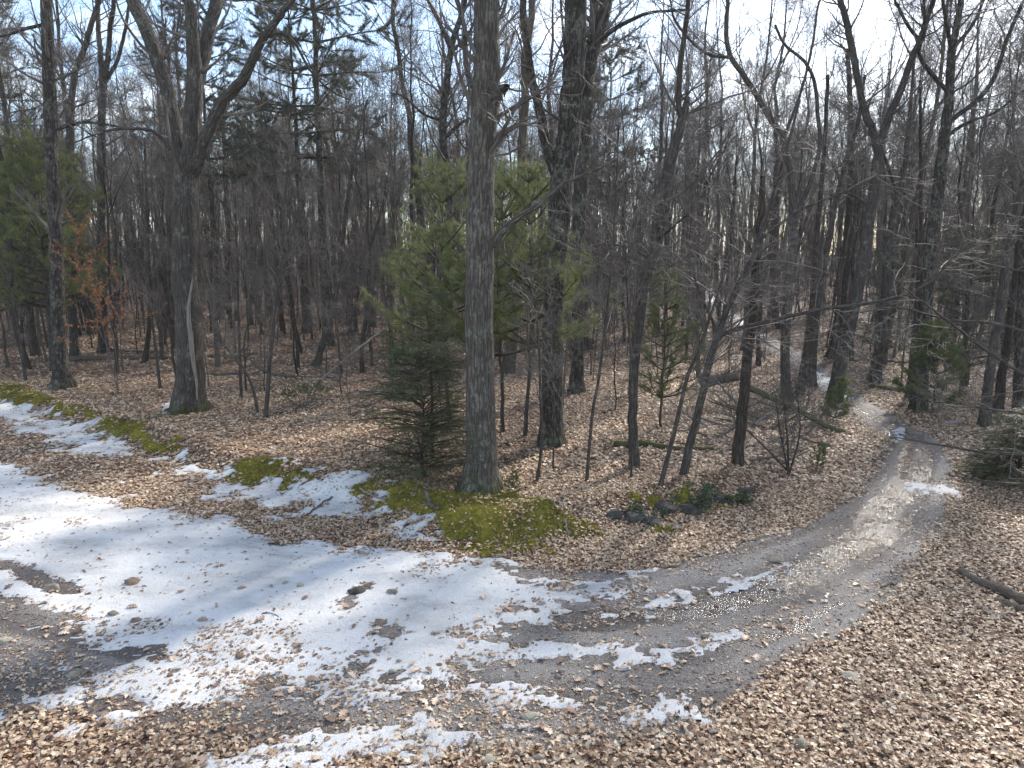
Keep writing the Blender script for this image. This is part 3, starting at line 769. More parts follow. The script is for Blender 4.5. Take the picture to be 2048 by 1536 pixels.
def W_(pts, w0, w1):                                # widths running from w0 to w1 along a path
    k = len(pts); return [(p[0], p[1], w0 + (w1 - w0) * i / (k - 1)) for i, p in enumerate(pts)]
# --- the big trees of the foreground
hero('oak_tree', 'thickest straight lichen-spotted oak trunk rising from the moss bank in the centre', 'tree', (960, 982),
     [[(960, 982, 66), (961, 950, 63), (962, 900, 60), (960, 760, 58), (958, 650, 57), (959, 550, 56), (960, 450, 55), (963, 350, 54), (967, 260, 54), (972, 180, 55), (974, 100, 53), (974, 0, 52)],
      [(985, 492, 15), (1002, 465, 14), (1030, 440, 12), (1075, 412, 11), (1120, 372, 9), (1180, 345, 7), (1235, 318, 4)], [(980, 215, 30), (992, 195, 26), (1004, 178, 20), (1014, 174, 12)]],
     'oak', seed=11, n=(14, 90, 500), zmin=6.0, flare=0.6, sides=28, ext=7, drift=-0.8)
maple = hero('maple_tree', 'grey tree forking into four limbs with a pale-striped trunk and mossy foot', 'tree', (378, 822),
     [[(378, 822, 62), (378, 800, 56), (380, 745, 52), (376, 640, 50), (370, 560, 48), (369, 500, 46), (370, 400, 48), (372, 345, 44), (382, 300, 36), (386, 222, 35), (390, 154, 30), (386, 100, 26), (382, 50, 23), (376, 0, 21)],
      [(368, 352, 34), (358, 300, 29), (347, 240, 27), (334, 180, 27), (318, 130, 27), (300, 75, 27), (280, 30, 26), (265, 0, 25)],
      [(382, 350, 26), (395, 325, 25), (414, 267, 24), (444, 205, 22), (489, 154, 20), (520, 85, 16), (554, 41, 14), (584, 0, 11)],
      [(391, 190, 22), (400, 150, 24), (410, 102, 24), (420, 51, 24), (432, 0, 24)],
      [(342, 300, 8), (320, 272, 7), (290, 258, 6), (240, 258, 5), (200, 265, 4), (140, 290, 2)], [(489, 154, 8), (530, 75, 7), (580, 75, 6), (620, 140, 5), (660, 180, 4), (700, 200, 2)]],
     'maple', seed=22, n=(26, 160, 1000), zmin=5.0, flare=0.5, sides=24, ext=6, lobes=6)
mq = hit(378, 822)
mp_ = [on_plane(px, py, mq[1] - d)[0] for px, py, d in ((394, 800, .33), (393, 765, .31), (387, 725, .33), (382, 680, .34), (378, 640, .34), (379, 600, .33), (385, 560, .29))]
sc_ = trunk_tube(spline(mp_, 24), 0.065 * np.sin(np.linspace(0.25, 2.9, 24)), 8, np.random.default_rng(5), 0.0, 5, 0.3)
so_ = link('pale_strip', tube_mesh('pale_strip', [sc_], M['pale'], mq), [c for c in maple.children if c.name.startswith('trunk')][0])  # paler raised strip down the right side of the trunk
so_['label'] = 'pale bare strip of split wood'
hero('oak_tree', 'dark lichen-crusted oak with a split top behind the thickest trunk', 'tree', (1102, 888),
     [[(1100, 888, 50), (1102, 860, 45), (1104, 760, 43), (1107, 620, 42), (1115, 480, 43), (1122, 400, 47), (1127, 330, 48), (1138, 270, 46), (1145, 180, 46), (1150, 100, 44), (1153, 0, 44)],
      [(1112, 345, 24), (1103, 322, 22), (1092, 290, 20), (1080, 225, 19), (1066, 165, 17), (1058, 120, 15), (1050, 60, 14), (1046, 0, 13)],
      [(1150, 262, 22), (1165, 205, 25), (1177, 150, 26), (1187, 100, 26), (1200, 50, 26), (1214, 0, 25)], [(1200, 82, 11), (1225, 60, 10), (1262, 40, 8), (1300, 25, 6), (1370, 20, 5)]],
     'oak_dark', seed=33, n=(20, 140, 900), zmin=6.0, flare=0.4, sides=24, ext=7)
hero('oak_tree', 'tall straight bare tree at the left with green pine behind it', 'tree', (124, 777),
     [[(124, 777, 38), (123, 755, 32), (121, 740, 30), (116, 600, 26), (110, 450, 24), (102, 260, 24), (96, 100, 23), (94, 0, 21)],
      [(108, 260, 7), (160, 245, 6), (220, 250, 4), (270, 262, 2)], [(85, 50, 7), (50, 58, 6), (15, 70, 5), (-60, 85, 3)]],
     'oak_dark', seed=44, n=(22, 150, 900), zmin=4.5, flare=0.55, sides=18, ext=7)
# --- traced trees of the middle ground: name, label, foot, paths, bark, seed
G = lambda *a, **k: hero(*a, **k)
G('bare_tree', 'bare trunk with a V fork left of the grey forking tree', 'tree', (207, 705), [W_([(207, 705), (203, 560), (202, 380), (203, 240), (206, 170)], 17, 14) + [(200, 100, 10), (196, 50, 9), (195, 0, 8)], W_([(206, 172), (216, 110), (221, 50), (228, 0)], 11, 8), W_([(210, 165), (235, 120), (250, 60), (258, 10), (262, 0)], 8, 5)], 'grey', seed=45, zmin=6, n=(24, 170, 900), ln=(1, 3))
G('bare_tree', 'bare trunk bending right above the pine at the left', 'tree', (150, 715), W_ and [W_([(150, 715), (143, 560), (138, 330), (140, 240), (150, 150), (168, 100), (185, 40), (198, 0)], 15, 9)], 'grey', seed=46, zmin=6, n=(20, 140, 800), ln=(1, 3))
G('bare_tree', 'dark crooked tree with forked top left of the thickest trunk', 'tree', (885, 752), [[(885, 752, 20), (888, 650, 18), (893, 540, 16), (896, 430, 15), (896, 360, 16), (888, 290, 16), (886, 235, 15), (893, 170, 14), (902, 100, 13), (918, 45, 11), (930, 0, 10)], W_([(903, 105), (885, 60), (866, 20), (855, 0)], 8, 6), W_([(890, 275), (920, 248), (945, 235)], 8, 4), W_([(886, 240), (850, 230), (810, 195), (780, 185)], 6, 3), W_([(908, 100), (935, 70), (950, 40)], 7, 5)], 'oak_dark', seed=47, zmin=7, n=(26, 180, 1000), ln=(1, 3))
G('bare_tree', 'broad dark trunk standing just right behind the lichen-crusted oak', 'tree', (1153, 785), [W_([(1153, 785), (1155, 680), (1157, 553), (1161, 440), (1166, 342), (1176, 200), (1184, 90), (1190, 0)], 27, 18)], 'oak_dark', seed=48, zmin=7, n=(24, 160, 900), ln=(1, 3))
G('bare_tree', 'curved dark tree leaning right with a snapped top right of centre', 'tree', (1270, 933), [[(1270, 933, 20), (1267, 860, 19), (1265, 792, 19), (1275, 672, 20), (1289, 570, 21), (1306, 501, 22), (1316, 440, 22), (1340, 329, 21), (1356, 270, 20), (1368, 228, 18), (1376, 194, 10)], W_([(1362, 240), (1357, 200), (1362, 120), (1372, 50), (1376, 0)], 12, 9), W_([(1300, 520), (1270, 500), (1235, 490), (1190, 488)], 6, 3), W_([(1316, 480), (1350, 450), (1375, 430)], 6, 3)], 'grey', seed=49, zmin=3.5, n=(26, 190, 1100), ln=(0.8, 2.6), flare=0.25)
G('dead_tree', 'upright dead trunk with a broken jagged top right of centre', 'tree', (1475, 930), [[(1475, 930, 23), (1480, 870, 21), (1486, 815, 21), (1494, 724, 20), (1508, 614, 18), (1515, 505, 17), (1522, 420, 16), (1526, 352, 9)], W_([(1516, 520), (1490, 480), (1478, 440)], 6, 3)], 'brown', seed=50, zmin=3.0, n=(10, 60, 400), ln=(0.6, 1.8), flare=0.2, ext=0)
G('bare_tree', 'slender leaning tree with one long bough reaching right over the track', 'tree', (1366, 952), [[(1366, 952, 17), (1376, 905, 16), (1395, 833, 15), (1410, 765, 15), (1424, 706, 15), (1439, 662, 13), (1464, 596, 12), (1497, 534, 11), (1519, 477, 10), (1556, 365, 8), (1577, 285, 6), (1600, 200, 4)], W_([(1428, 690), (1453, 665), (1519, 647), (1629, 621), (1756, 603), (1848, 574), (1920, 500), (2000, 440)], 10, 3), W_([(1430, 680), (1425, 640), (1400, 590), (1385, 540)], 8, 3), W_([(1520, 480), (1600, 420), (1700, 380), (1790, 330)], 6, 3)], 'grey', seed=51, zmin=2.2, n=(26, 210, 1400), ln=(0.7, 2.6), flare=0.15, up=0.0, drift=0.5, low=1)
G('bare_tree', 'thin leaning stem close beside the slender leaning tree', 'tree', (1318, 973), [W_([(1318, 973), (1347, 870), (1373, 760), (1395, 706), (1425, 620), (1450, 540)], 10, 4)], 'grey', seed=52, zmin=1.5, n=(14, 90, 500), ln=(0.5, 1.6), flare=0.1)
# right side of the track
G('forked_tree', 'tall leaning tree with a wide V fork beside the far track', 'tree', (1669, 803), [[(1668, 803, 31), (1673, 770, 27), (1687, 706, 26), (1705, 622, 25), (1727, 515, 23), (1742, 420, 21), (1755, 329, 20), (1754, 288, 18), (1732, 226, 14), (1714, 153, 13), (1702, 84, 13), (1688, 20, 12), (1680, 0, 12)], W_([(1756, 300), (1778, 234), (1804, 175), (1822, 120), (1841, 80), (1857, 25), (1866, 0)], 16, 10), W_([(1745, 420), (1715, 395), (1690, 380), (1670, 340)], 7, 3), W_([(1840, 82), (1815, 50), (1795, 10), (1790, 0)], 7, 5)], 'grey', seed=53, zmin=7, n=(26, 190, 1200), ln=(1, 3.2), flare=0.3)
G('forked_tree', 'stout dark tree right of the track with limbs spread wide', 'tree', (1838, 822), [[(1838, 822, 33), (1839, 790, 30), (1842, 742, 29), (1848, 633, 28), (1860, 515, 26), (1877, 383, 23), (1888, 274, 20), (1899, 201, 17), (1903, 110, 16), (1912, 60, 13), (1922, 0, 11)], W_([(1893, 260), (1906, 238), (1950, 204), (1987, 157), (2012, 84), (2041, 15), (2048, 0)], 11, 6), W_([(1897, 185), (1859, 142), (1838, 105), (1850, 60), (1848, 0)], 9, 6), W_([(1890, 275), (1935, 245), (1990, 225), (2048, 180)], 8, 4), W_([(1904, 105), (1895, 60), (1885, 0)], 9, 6), W_([(1912, 90), (1945, 50), (1968, 0)], 8, 5)], 'oak_dark', seed=54, zmin=7, n=(26, 190, 1200), ln=(1, 3.2), flare=0.25)
G('bare_tree', 'bare tree with flared foot standing between the V-forked and the stout tree', 'tree', (1748, 762), [[(1748, 762, 24), (1753, 730, 19), (1762, 676, 18), (1771, 578, 16), (1776, 500, 16), (1789, 420, 14), (1804, 365, 12), (1815, 280, 9), (1822, 200, 7), (1830, 100, 5)], W_([(1795, 390), (1775, 330), (1760, 290)], 8, 4)], 'grey', seed=55, zmin=8, n=(26, 180, 1000), ln=(1, 3), flare=0.5)
G('bare_tree', 'bare tree left of the far track with two arching limbs', 'tree', (1573, 805), [[(1573, 805, 22), (1571, 760, 19), (1570, 706, 18), (1574, 614, 18), (1583, 505, 17), (1586, 438, 16), (1581, 347, 14), (1563, 274, 13), (1534, 226, 12), (1497, 164, 11), (1461, 113, 10), (1452, 60, 9), (1455, 0, 8)], W_([(1588, 435), (1621, 365), (1640, 292), (1636, 237), (1629, 164), (1607, 120), (1570, 91), (1550, 50)], 10, 5), W_([(1460, 115), (1420, 110), (1385, 85), (1350, 40), (1340, 0)], 7, 4), W_([(1565, 280), (1600, 190), (1625, 90), (1640, 0)], 7, 4)], 'grey', seed=56, zmin=8, n=(28, 200, 1200), ln=(1, 3))
G('bare_tree', 'left one of the close pair of trunks edging the far track', 'tree', (1599, 792), [W_([(1599, 792), (1606, 740), (1614, 687), (1625, 600), (1632, 500), (1640, 400), (1650, 280), (1655, 150)], 15, 7)], 'brown', seed=57, zmin=7, n=(20, 140, 800), ln=(1, 2.6), group=None)
G('bare_tree', 'right one of the close pair of trunks edging the far track', 'tree', (1621, 775), [W_([(1621, 775), (1629, 669), (1640, 580), (1650, 523), (1668, 420), (1690, 330), (1715, 250), (1730, 150)], 17, 6)], 'grey', seed=58, zmin=7, n=(20, 140, 800), ln=(1, 2.6))
G('bare_tree', 'dark trunk half hidden behind the V-forked leaning tree', 'tree', (1664, 716), [W_([(1664, 716), (1668, 690), (1680, 625), (1690, 540), (1697, 450), (1702, 330), (1700, 200), (1695, 100)], 22, 8)], 'brown', seed=59, zmin=8, n=(20, 140, 800), ln=(1, 3))
G('bare_tree', 'bare tree leaning right near the right edge beside the hemlock', 'tree', (1970, 852), [W_([(1970, 852), (1979, 742), (1998, 633), (2012, 523), (2030, 450), (2052, 350), (2080, 240), (2100, 100)], 19, 10)], 'grey', seed=60, zmin=6, n=(24, 160, 900), ln=(1, 3))
G('bare_tree', 'thinner bare tree behind the leaning one near the right edge', 'tree', (1994, 828), [W_([(1994, 828), (2001, 768), (2012, 706), (2025, 600), (2040, 480), (2060, 350)], 18, 10)], 'brown', seed=61, zmin=7, n=(16, 110, 600), ln=(1, 3), flare=0.6)
G('bare_tree', 'dark trunk cut by the right edge of the picture', 'tree', (2034, 836), [W_([(2034, 836), (2038, 740), (2041, 633), (2050, 500), (2062, 350), (2070, 150), (2080, 0)], 19, 11)], 'oak_dark', seed=62, zmin=7, n=(16, 110, 600), ln=(1, 3))
G('reddish_tree', 'thin reddish trunk in front of the stout tree right of the track', 'tree', (1818, 798), [W_([(1818, 798), (1826, 700), (1834, 620), (1838, 520), (1842, 450), (1841, 330), (1840, 160)], 12, 5)], 'brown', seed=63, zmin=7, n=(14, 90, 500), ln=(0.7, 2))
# left and centre, slender stems
G('sapling', 'slender stem leaning right in front of the tall pine trunk', 'sapling', (632, 732), [W_([(632, 732), (650, 670), (670, 604), (682, 500), (695, 400), (712, 290), (735, 200)], 13, 5)], 'grey', seed=64, zmin=4, n=(20, 140, 800), ln=(0.7, 2.2))
G('sapling', 'slender upright sapling left of the laurel bush', 'sapling', (531, 836), [W_([(531, 836), (540, 723), (554, 587), (564, 501), (575, 330), (580, 220)], 9, 3)], 'grey', seed=65, zmin=2.5, n=(20, 130, 700), ln=(0.5, 1.8), flare=0.1)
G('sapling', 'thin sapling just left of the forking grey tree', 'sapling', (321, 777), [W_([(321, 777), (308, 672), (294, 552), (288, 450), (284, 340)], 6, 3)], 'grey', seed=66, zmin=2.0, n=(18, 110, 600), ln=(0.5, 1.6), flare=0.1)
G('sapling', 'dark young tree between the russet leaves and the forking tree', 'sapling', (289, 725), [W_([(289, 725), (301, 621), (297, 518), (293, 400), (290, 280)], 10, 4)], 'brown', seed=67, zmin=3.0, n=(18, 110, 600), ln=(0.6, 2))
G('sapling', 'thin stem right of the forking grey tree in open leaf litter', 'sapling', (482, 797), [W_([(482, 797), (478, 655), (474, 520), (470, 400)], 6, 3)], 'grey', seed=68, zmin=2.0, n=(18, 110, 600), ln=(0.5, 1.6), flare=0.1)
G('sapling', 'bent thin sapling arching left beside the laurel bush', 'sapling', (516, 828), [W_([(516, 828), (508, 785), (489, 740), (458, 703), (430, 660), (415, 600)], 6, 3)], 'grey', seed=69, zmin=1.2, n=(14, 80, 420), ln=(0.4, 1.4), flare=0.1)
G('sapling', 'thin crooked stem right of the thickest trunk', 'sapling', (1072, 964), [W_([(1072, 964), (1084, 884), (1081, 792), (1077, 690), (1070, 610), (1052, 540)], 7, 3)], 'grey', seed=70, zmin=1.5, n=(14, 80, 420), ln=(0.4, 1.4), flare=0.1)
G('sapling', 'whip-thin stem before the lichen-crusted oak', 'sapling', (1106, 940), [W_([(1106, 940), (1108, 800), (1104, 700), (1110, 600)], 4, 2)], 'grey', seed=71, zmin=1.5, n=(10, 60, 300), ln=(0.4, 1.2), flare=0.1)
G('sapling', 'slim stem leaning right between the lichen-crusted oak and curved tree', 'sapling', (1173, 963), [W_([(1173, 963), (1183, 843), (1197, 758), (1214, 621), (1225, 500), (1232, 380), (1238, 250)], 7, 3)], 'grey', seed=72, zmin=2.2, n=(18, 110, 600), ln=(0.5, 1.6), flare=0.1)
G('sapling', 'thin stem close against the foot of the curved dark tree', 'sapling', (1262, 957), [W_([(1262, 957), (1265, 850), (1262, 740), (1255, 600), (1250, 480)], 5, 3)], 'grey', seed=73, zmin=1.8, n=(14, 80, 420), ln=(0.4, 1.4), flare=0.1)
G('sapling', 'thin sapling leaning left at the far left beyond the bank', 'sapling', (51, 762), [W_([(51, 762), (42, 690), (30, 620), (12, 560), (-5, 520)], 6, 3)], 'grey', seed=74, zmin=1.2, n=(12, 70, 380), ln=(0.4, 1.4), flare=0.1)
G('sapling', 'many-stemmed shrub at the track edge before the fallen log', 'shrub', (1578, 948), [W_([(1578, 948), (1575, 880), (1568, 800), (1572, 720)], 5, 2), W_([(1576, 945), (1560, 860), (1552, 790)], 4, 2), W_([(1576, 942), (1530, 895), (1480, 850), (1430, 835)], 4, 2), W_([(1580, 944), (1600, 860), (1590, 760)], 4, 2), W_([(1560, 930), (1610, 905), (1620, 900)], 3, 2)], 'grey', seed=75, zmin=0.4, n=(30, 170, 750), ln=(0.3, 1.3), flare=0.0)

# a tree outside the frame whose low boughs reach in from the right
G('overhanging_tree', 'bare tree at the right edge whose pale twigs hang across the track', 'tree', (2190, 1010), [W_([(2190, 1010), (2195, 800), (2200, 500), (2210, 200), (2215, 0)], 40, 24), W_([(2195, 860), (2090, 905), (1980, 905), (1880, 890), (1780, 872)], 9, 2), W_([(2196, 800), (2100, 775), (2000, 720), (1920, 660), (1840, 600), (1790, 560)], 10, 2), W_([(2198, 700), (2110, 690), (2010, 650), (1900, 640), (1800, 615), (1720, 625)], 9, 2), W_([(2195, 880), (2100, 960), (2000, 965), (1900, 950)], 8, 2), W_([(2200, 620), (2120, 560), (2030, 540), (1940, 520)], 9, 2), W_([(2195, 830), (2080, 830), (1960, 815), (1840, 790)], 8, 2)],
  'grey', seed=76, ext=1.0, zmin=0.8, n=(44, 240, 1100), ln=(0.5, 1.7), up=0.0, twig=0.0045, drift=0.6, ang=(15, 50))

# ------------------------------------------------------------------ background wood: prototypes copied one by one
def wood_proto(r, H, rad, crown0, spread, n, mat, lean=0.04, name='bare'):
    k = 18; z = np.linspace(-0.15, H, k); w = np.cumsum(r.normal(0, 0.09, (k, 2)), 0) * (H / 18) ; w -= w[0]
    P = np.stack([w[:, 0] + lean * z * r.normal(), w[:, 1] + lean * z * r.normal(), z], 1)
    Rr = rad * (1 - 0.93 * np.linspace(0, 1, k) ** 1.15); Rr[0] *= 1.5; Rr[1] *= 1.05
    parts = [trunk_tube(P, Rr, 9, r, 0.0)]
    forks_P, forks_R = [P], [Rr]
    for q in range(int(r.integers(1, 4))):             # big forks
        i = int(k * r.uniform(crown0, 0.75)); d = unit(np.array([r.normal(), r.normal(), 1.6])); L = H * r.uniform(0.25, 0.42)
        pts = [P[i]]; 
        for s in range(7): d = unit(d + np.array([0, 0, 0.14]) + r.normal(0, 0.1, 3)); pts.append(pts[-1] + d * L / 7)
        fp = spline(pts, k); fr = Rr[i] * 0.62 * (1 - 0.9 * np.linspace(0, 1, k))
        forks_P.append(fp); forks_R.append(fr); parts.append(trunk_tube(fp, fr, 6, r))
    PP, RR = np.stack(forks_P), np.stack(forks_R)
    B1 = grow(PP, RR, n[0], r, crown0, 1.0, (30, 70), (spread * 0.5, spread), 7, 0.13, 0.10, 0.36, 0.009, None, 0.45, 0.04)
    lowb = grow(PP[:1], RR[:1], 6, r, 0.12, crown0, (60, 95), (spread * 0.2, spread * 0.6), 6, 0.15, 0.03, 0.2, 0.007, None, 0.2, 0.02)
    B2 = grow(*B1, n[1], r, 0.12, 1.0, (28, 65), (spread * 0.16, spread * 0.42), 5, 0.15, 0.07, 0.5, 0.006)
    B3 = grow(*B2, n[2], r, 0.1, 1.0, (25, 60), (0.3, 0.95), 4, 0.15, 0.06, 0.6, 0.005)
    b2 = grow(*lowb, 40, r, 0.1, 1.0, (28, 65), (0.25, 0.8), 4, 0.15, 0.05, 0.5, 0.004)
    return (tube_mesh('trunk', parts, mat), tube_mesh('crown', [tubes(*B1, 4), tubes(*lowb, 4), tubes(*B2, 3), tubes(*B3, 3), tubes(*b2, 3)], M['twig']))
r = np.random.default_rng(101)
PROTO = [wood_proto(r, H, rad, c0, spd, (28, 220, 2100), M['far']) for H, rad, c0, spd in
         ((19, .17, .42, 4.2), (21, .2, .45, 4.6), (17, .13, .4, 3.4), (16, .11, .45, 2.8), (20, .15, .5, 3.8), (14, .085, .38, 2.4), (18, .14, .35, 3.8))]
POLE = [wood_proto(r, H, rad, c0, spd, (22, 120, 650), M['far'], 0.05) for H, rad, c0, spd in ((10, .065, .3, 1.9), (12, .085, .4, 1.8), (8, .055, .25, 1.6), (9, .045, .35, 1.4))]
BRUSH = [wood_proto(r, H, rad, c0, spd, (16, 70, 200), M['far'], 0.07) for H, rad, c0, spd in ((4.2, .022, .12, 1.2), (5.5, .028, .15, 1.4), (3.2, .018, .1, 1.0))]

placed = [tuple(h) for h in hero_xy]
TRX = np.array(TRACK)
def free(x, y, md):
    if any((x - a) ** 2 + (y - b) ** 2 < md * md for a, b in placed): return False
    if md < 0.9 and y < 26 and float(dist_poly(np.array([x]), np.array([y]), BANK)[0]) < 4.5: return False
    return float(sdf(np.array([x]), np.array([y]), TRACK)[0]) < -0.7
def zone(x, y):
    u = x / y
    if u < -0.46: return 'left of the grey forking tree'
    if u < -0.05: return 'between the forking tree and the thickest trunk'
    if u < 0.22: return 'behind the two big lichen-spotted trunks'
    if u < 0.42: return 'around the far bend of the track'
    return 'on the right side of the track'
WOOD = []
def place(protos, name, word, cat, count, y0, y1, md, r, smin=0.85, smax=1.15, half=0.86, parts=True):
    n = 0; tries = 0
    while n < count and tries < count * 40:
        tries += 1
        y = math.sqrt(r.uniform(y0 * y0, y1 * y1)); x = r.uniform(-half, half) * y
        if not free(x, y, md): continue
        placed.append((x, y)); z = float(ground_z(x, y)); t, c = protos[int(r.integers(0, len(protos)))]
        root = bpy.data.objects.new(name, None); COL.objects.link(root)
        s = r.uniform(smin, smax)
        root.location = (x, y, z - 0.02); root.rotation_euler = (r.normal(0, 0.03), r.normal(0, 0.03), r.uniform(0, 6.28)); root.scale = (s, s, s * r.uniform(0.95, 1.08))
        for nm, me in (('trunk', t), ('crown', c)):
            o = bpy.data.objects.new(nm, me); COL.objects.link(o); o.parent = root
        zn = zone(x, y); far = 'deep in the wood' if y > 45 else 'in the nearer wood'
        tag(root, '%s %s %s' % (word, far, zn), cat, '%ss %s %s' % (name.replace('_', ' '), far, zn)); WOOD.append((root, word, x / y, y))
        n += 1
r = np.random.default_rng(202)
place(PROTO, 'woodland_tree', 'tall bare grey tree', 'tree', 60, 27, 48, 1.6, r)
place(PROTO, 'woodland_tree', 'tall bare grey tree', 'tree', 150, 48, 100, 1.6, r, 0.9, 1.2)
place(POLE, 'pole_tree', 'thin young bare tree', 'tree', 140, 22, 48, 0.6, r, 0.8, 1.25)
place(POLE, 'pole_tree', 'thin young bare tree', 'tree', 155, 48, 85, 0.6, r, 0.9, 1.4)
place(BRUSH, 'brush_sapling', 'wispy bare sapling', 'sapling', 280, 17.5, 55, 0.4, r, 0.6, 1.4)
# each nearer tree is told apart by counting from a landmark trunk
MARK = [(o.location[0] / o.location[1], t) for o in COL.objects for k, t in (('thickest straight', 'thickest oak trunk'), ('grey tree forking', 'grey forking tree'), ('dark lichen-crusted', 'dark lichen-crusted oak'),
        ('tall straight bare tree at the left', 'straight left tree'), ('curved dark tree', 'curved dark tree'), ('upright dead trunk', 'dead broken-topped trunk'), ('tall leaning tree with a wide V', 'V-forked leaning tree'),
        ('stout dark tree right', 'stout dark tree'), ('bare tree leaning right near', 'leaning right-edge tree'), ('dark crooked tree', 'dark crooked tree'), ('slender stem leaning right in front', 'slender right-leaning stem')) if o.get('label', '').startswith(k)]
ORD = 'first second third fourth fifth sixth seventh eighth ninth tenth eleventh twelfth thirteenth fourteenth fifteenth sixteenth seventeenth eighteenth nineteenth twentieth'.split()
bins = {}
for o, word, u, y in WOOD:
    if abs(u) > 0.78: continue
    mu, mt = min(MARK, key=lambda q: abs(q[0] - u))
    bins.setdefault((word, mt, 'left' if u < mu else 'right', 'near' if y < 36 else 'mid' if y < 52 else 'far'), []).append((abs(u - mu), o))
for (word, mt, sd, dep), L in bins.items():
    if len(L) > len(ORD): continue
    for i, (_, o) in enumerate(sorted(L, key=lambda q: q[0])):
        o['label'] = '%s %s %s of the %s, %s' % (ORD[i], word, sd, mt, {'near': 'near row', 'mid': 'middle row', 'far': 'deep row'}[dep])
# the wood beyond reads as one mass
FARP = []
for (t, c) in PROTO[:5]:
    V, F4, B = [], [], []; o = 0
    for me in (t, c):
        v = np.empty(len(me.vertices) * 3, np.float32); me.vertices.foreach_get('co', v); f = np.empty(len(me.loops), np.int32); me.loops.foreach_get('vertex_index', f)
        b = np.empty(len(me.vertices) * 3, np.float32); me.attributes['bk'].data.foreach_get('vector', b)
        V.append(v.reshape(-1, 3)); F4.append(f.reshape(-1, 4) + o); B.append(b.reshape(-1, 3)); o += len(v) // 3
    m = mesh_from('wood_tree', np.concatenate(V), np.concatenate(F4), attrs={'bk': np.concatenate(B)}); m.materials.append(M['far']); FARP.append(m)
n = 900
y = np.sqrt(r.uniform(100 ** 2, 230 ** 2, n)); x = r.uniform(-1.0, 1.0, n) * y
scatter('distant_wood', np.stack([x, y, ground_z(x, y)], 1), np.stack([0 * x, 0 * x, r.uniform(0, 6.28, n)], 1), r.uniform(0.85, 1.2, n), r.integers(0, 5, n), x * 0, FARP, 'grey mass of bare woodland closing the view', 'woodland')
UND = []
def fuse(pairs, out):
    for (t, c) in pairs:
        V, F4, B = [], [], []; o = 0
        for me in (t, c):
            v = np.empty(len(me.vertices) * 3, np.float32); me.vertices.foreach_get('co', v); f = np.empty(len(me.loops), np.int32); me.loops.foreach_get('vertex_index', f)
            b = np.empty(len(me.vertices) * 3, np.float32); me.attributes['bk'].data.foreach_get('vector', b)
            V.append(v.reshape(-1, 3)); F4.append(f.reshape(-1, 4) + o); B.append(b.reshape(-1, 3)); o += len(v) // 3
        m = mesh_from('brush_stem', np.concatenate(V), np.concatenate(F4), attrs={'bk': np.concatenate(B)}); m.materials.append(M['far']); out.append(m)
STEM = [wood_proto(r, H, rad, c0, spd, (10, 50, 130), M['far'], 0.05) for H, rad, c0, spd in ((9, .04, .4, 1.5), (11, .055, .45, 1.7), (7, .03, .35, 1.3), (12, .07, .5, 1.9), (8, .045, .3, 1.2))]
fuse(STEM + BRUSH[:2], UND)
n = 2000
y = np.sqrt(r.uniform(30 ** 2, 110 ** 2, n)); x = r.uniform(-0.9, 0.9, n) * y
k = sdf(x, y, TRACK) < -0.7; x, y = x[k], y[k]; n = len(x)
scatter('underbrush', np.stack([x, y, ground_z(x, y)], 1), np.stack([r.normal(0, .05, n), r.normal(0, .05, n), r.uniform(0, 6.28, n)], 1), r.uniform(0.7, 1.4, n), r.integers(0, 7, n), x * 0, UND, 'tangle of grey brush stems filling the wood', 'underbrush')

# ------------------------------------------------------------------ evergreens
def needle_tufts(P, D, k, ln, wd, r, spread=0.8, flatz=1.0):
    N = len(P); d = unit(D[:, None, :] * (1.0 / spread) * 0.8 + r.normal(size=(N, k, 3)) * np.array([1, 1, flatz]))
    L = ln * r.uniform(0.7, 1.15, (N, k, 1)); s = unit(np.cross(d, r.normal(size=(N, k, 3)))) * wd * 0.5
    b = P[:, None, :] + r.normal(0, 0.012, (N, k, 3))
    V = np.stack([b - s, b + s, b + d * L], 2).reshape(-1, 3)
    F3 = np.arange(N * k * 3).reshape(-1, 3)
    t = np.repeat(np.clip(r.beta(2, 2, (N, 1)) + r.normal(0, 0.12, (N, k)), 0, 1).reshape(-1), 3)
    return V, F3, t
def along(P, N, r, t0=0.2):
    B, n, _ = P.shape; b = r.integers(0, B, N); t = t0 + (1 - t0) * r.uniform(0, 1, N); f = t * (n - 1); i = np.minimum(f.astype(int), n - 2); q = (f - i)[:, None]
    return P[b, i] * (1 - q) + P[b, i + 1] * q, unit(P[b, i + 1] - P[b, i])
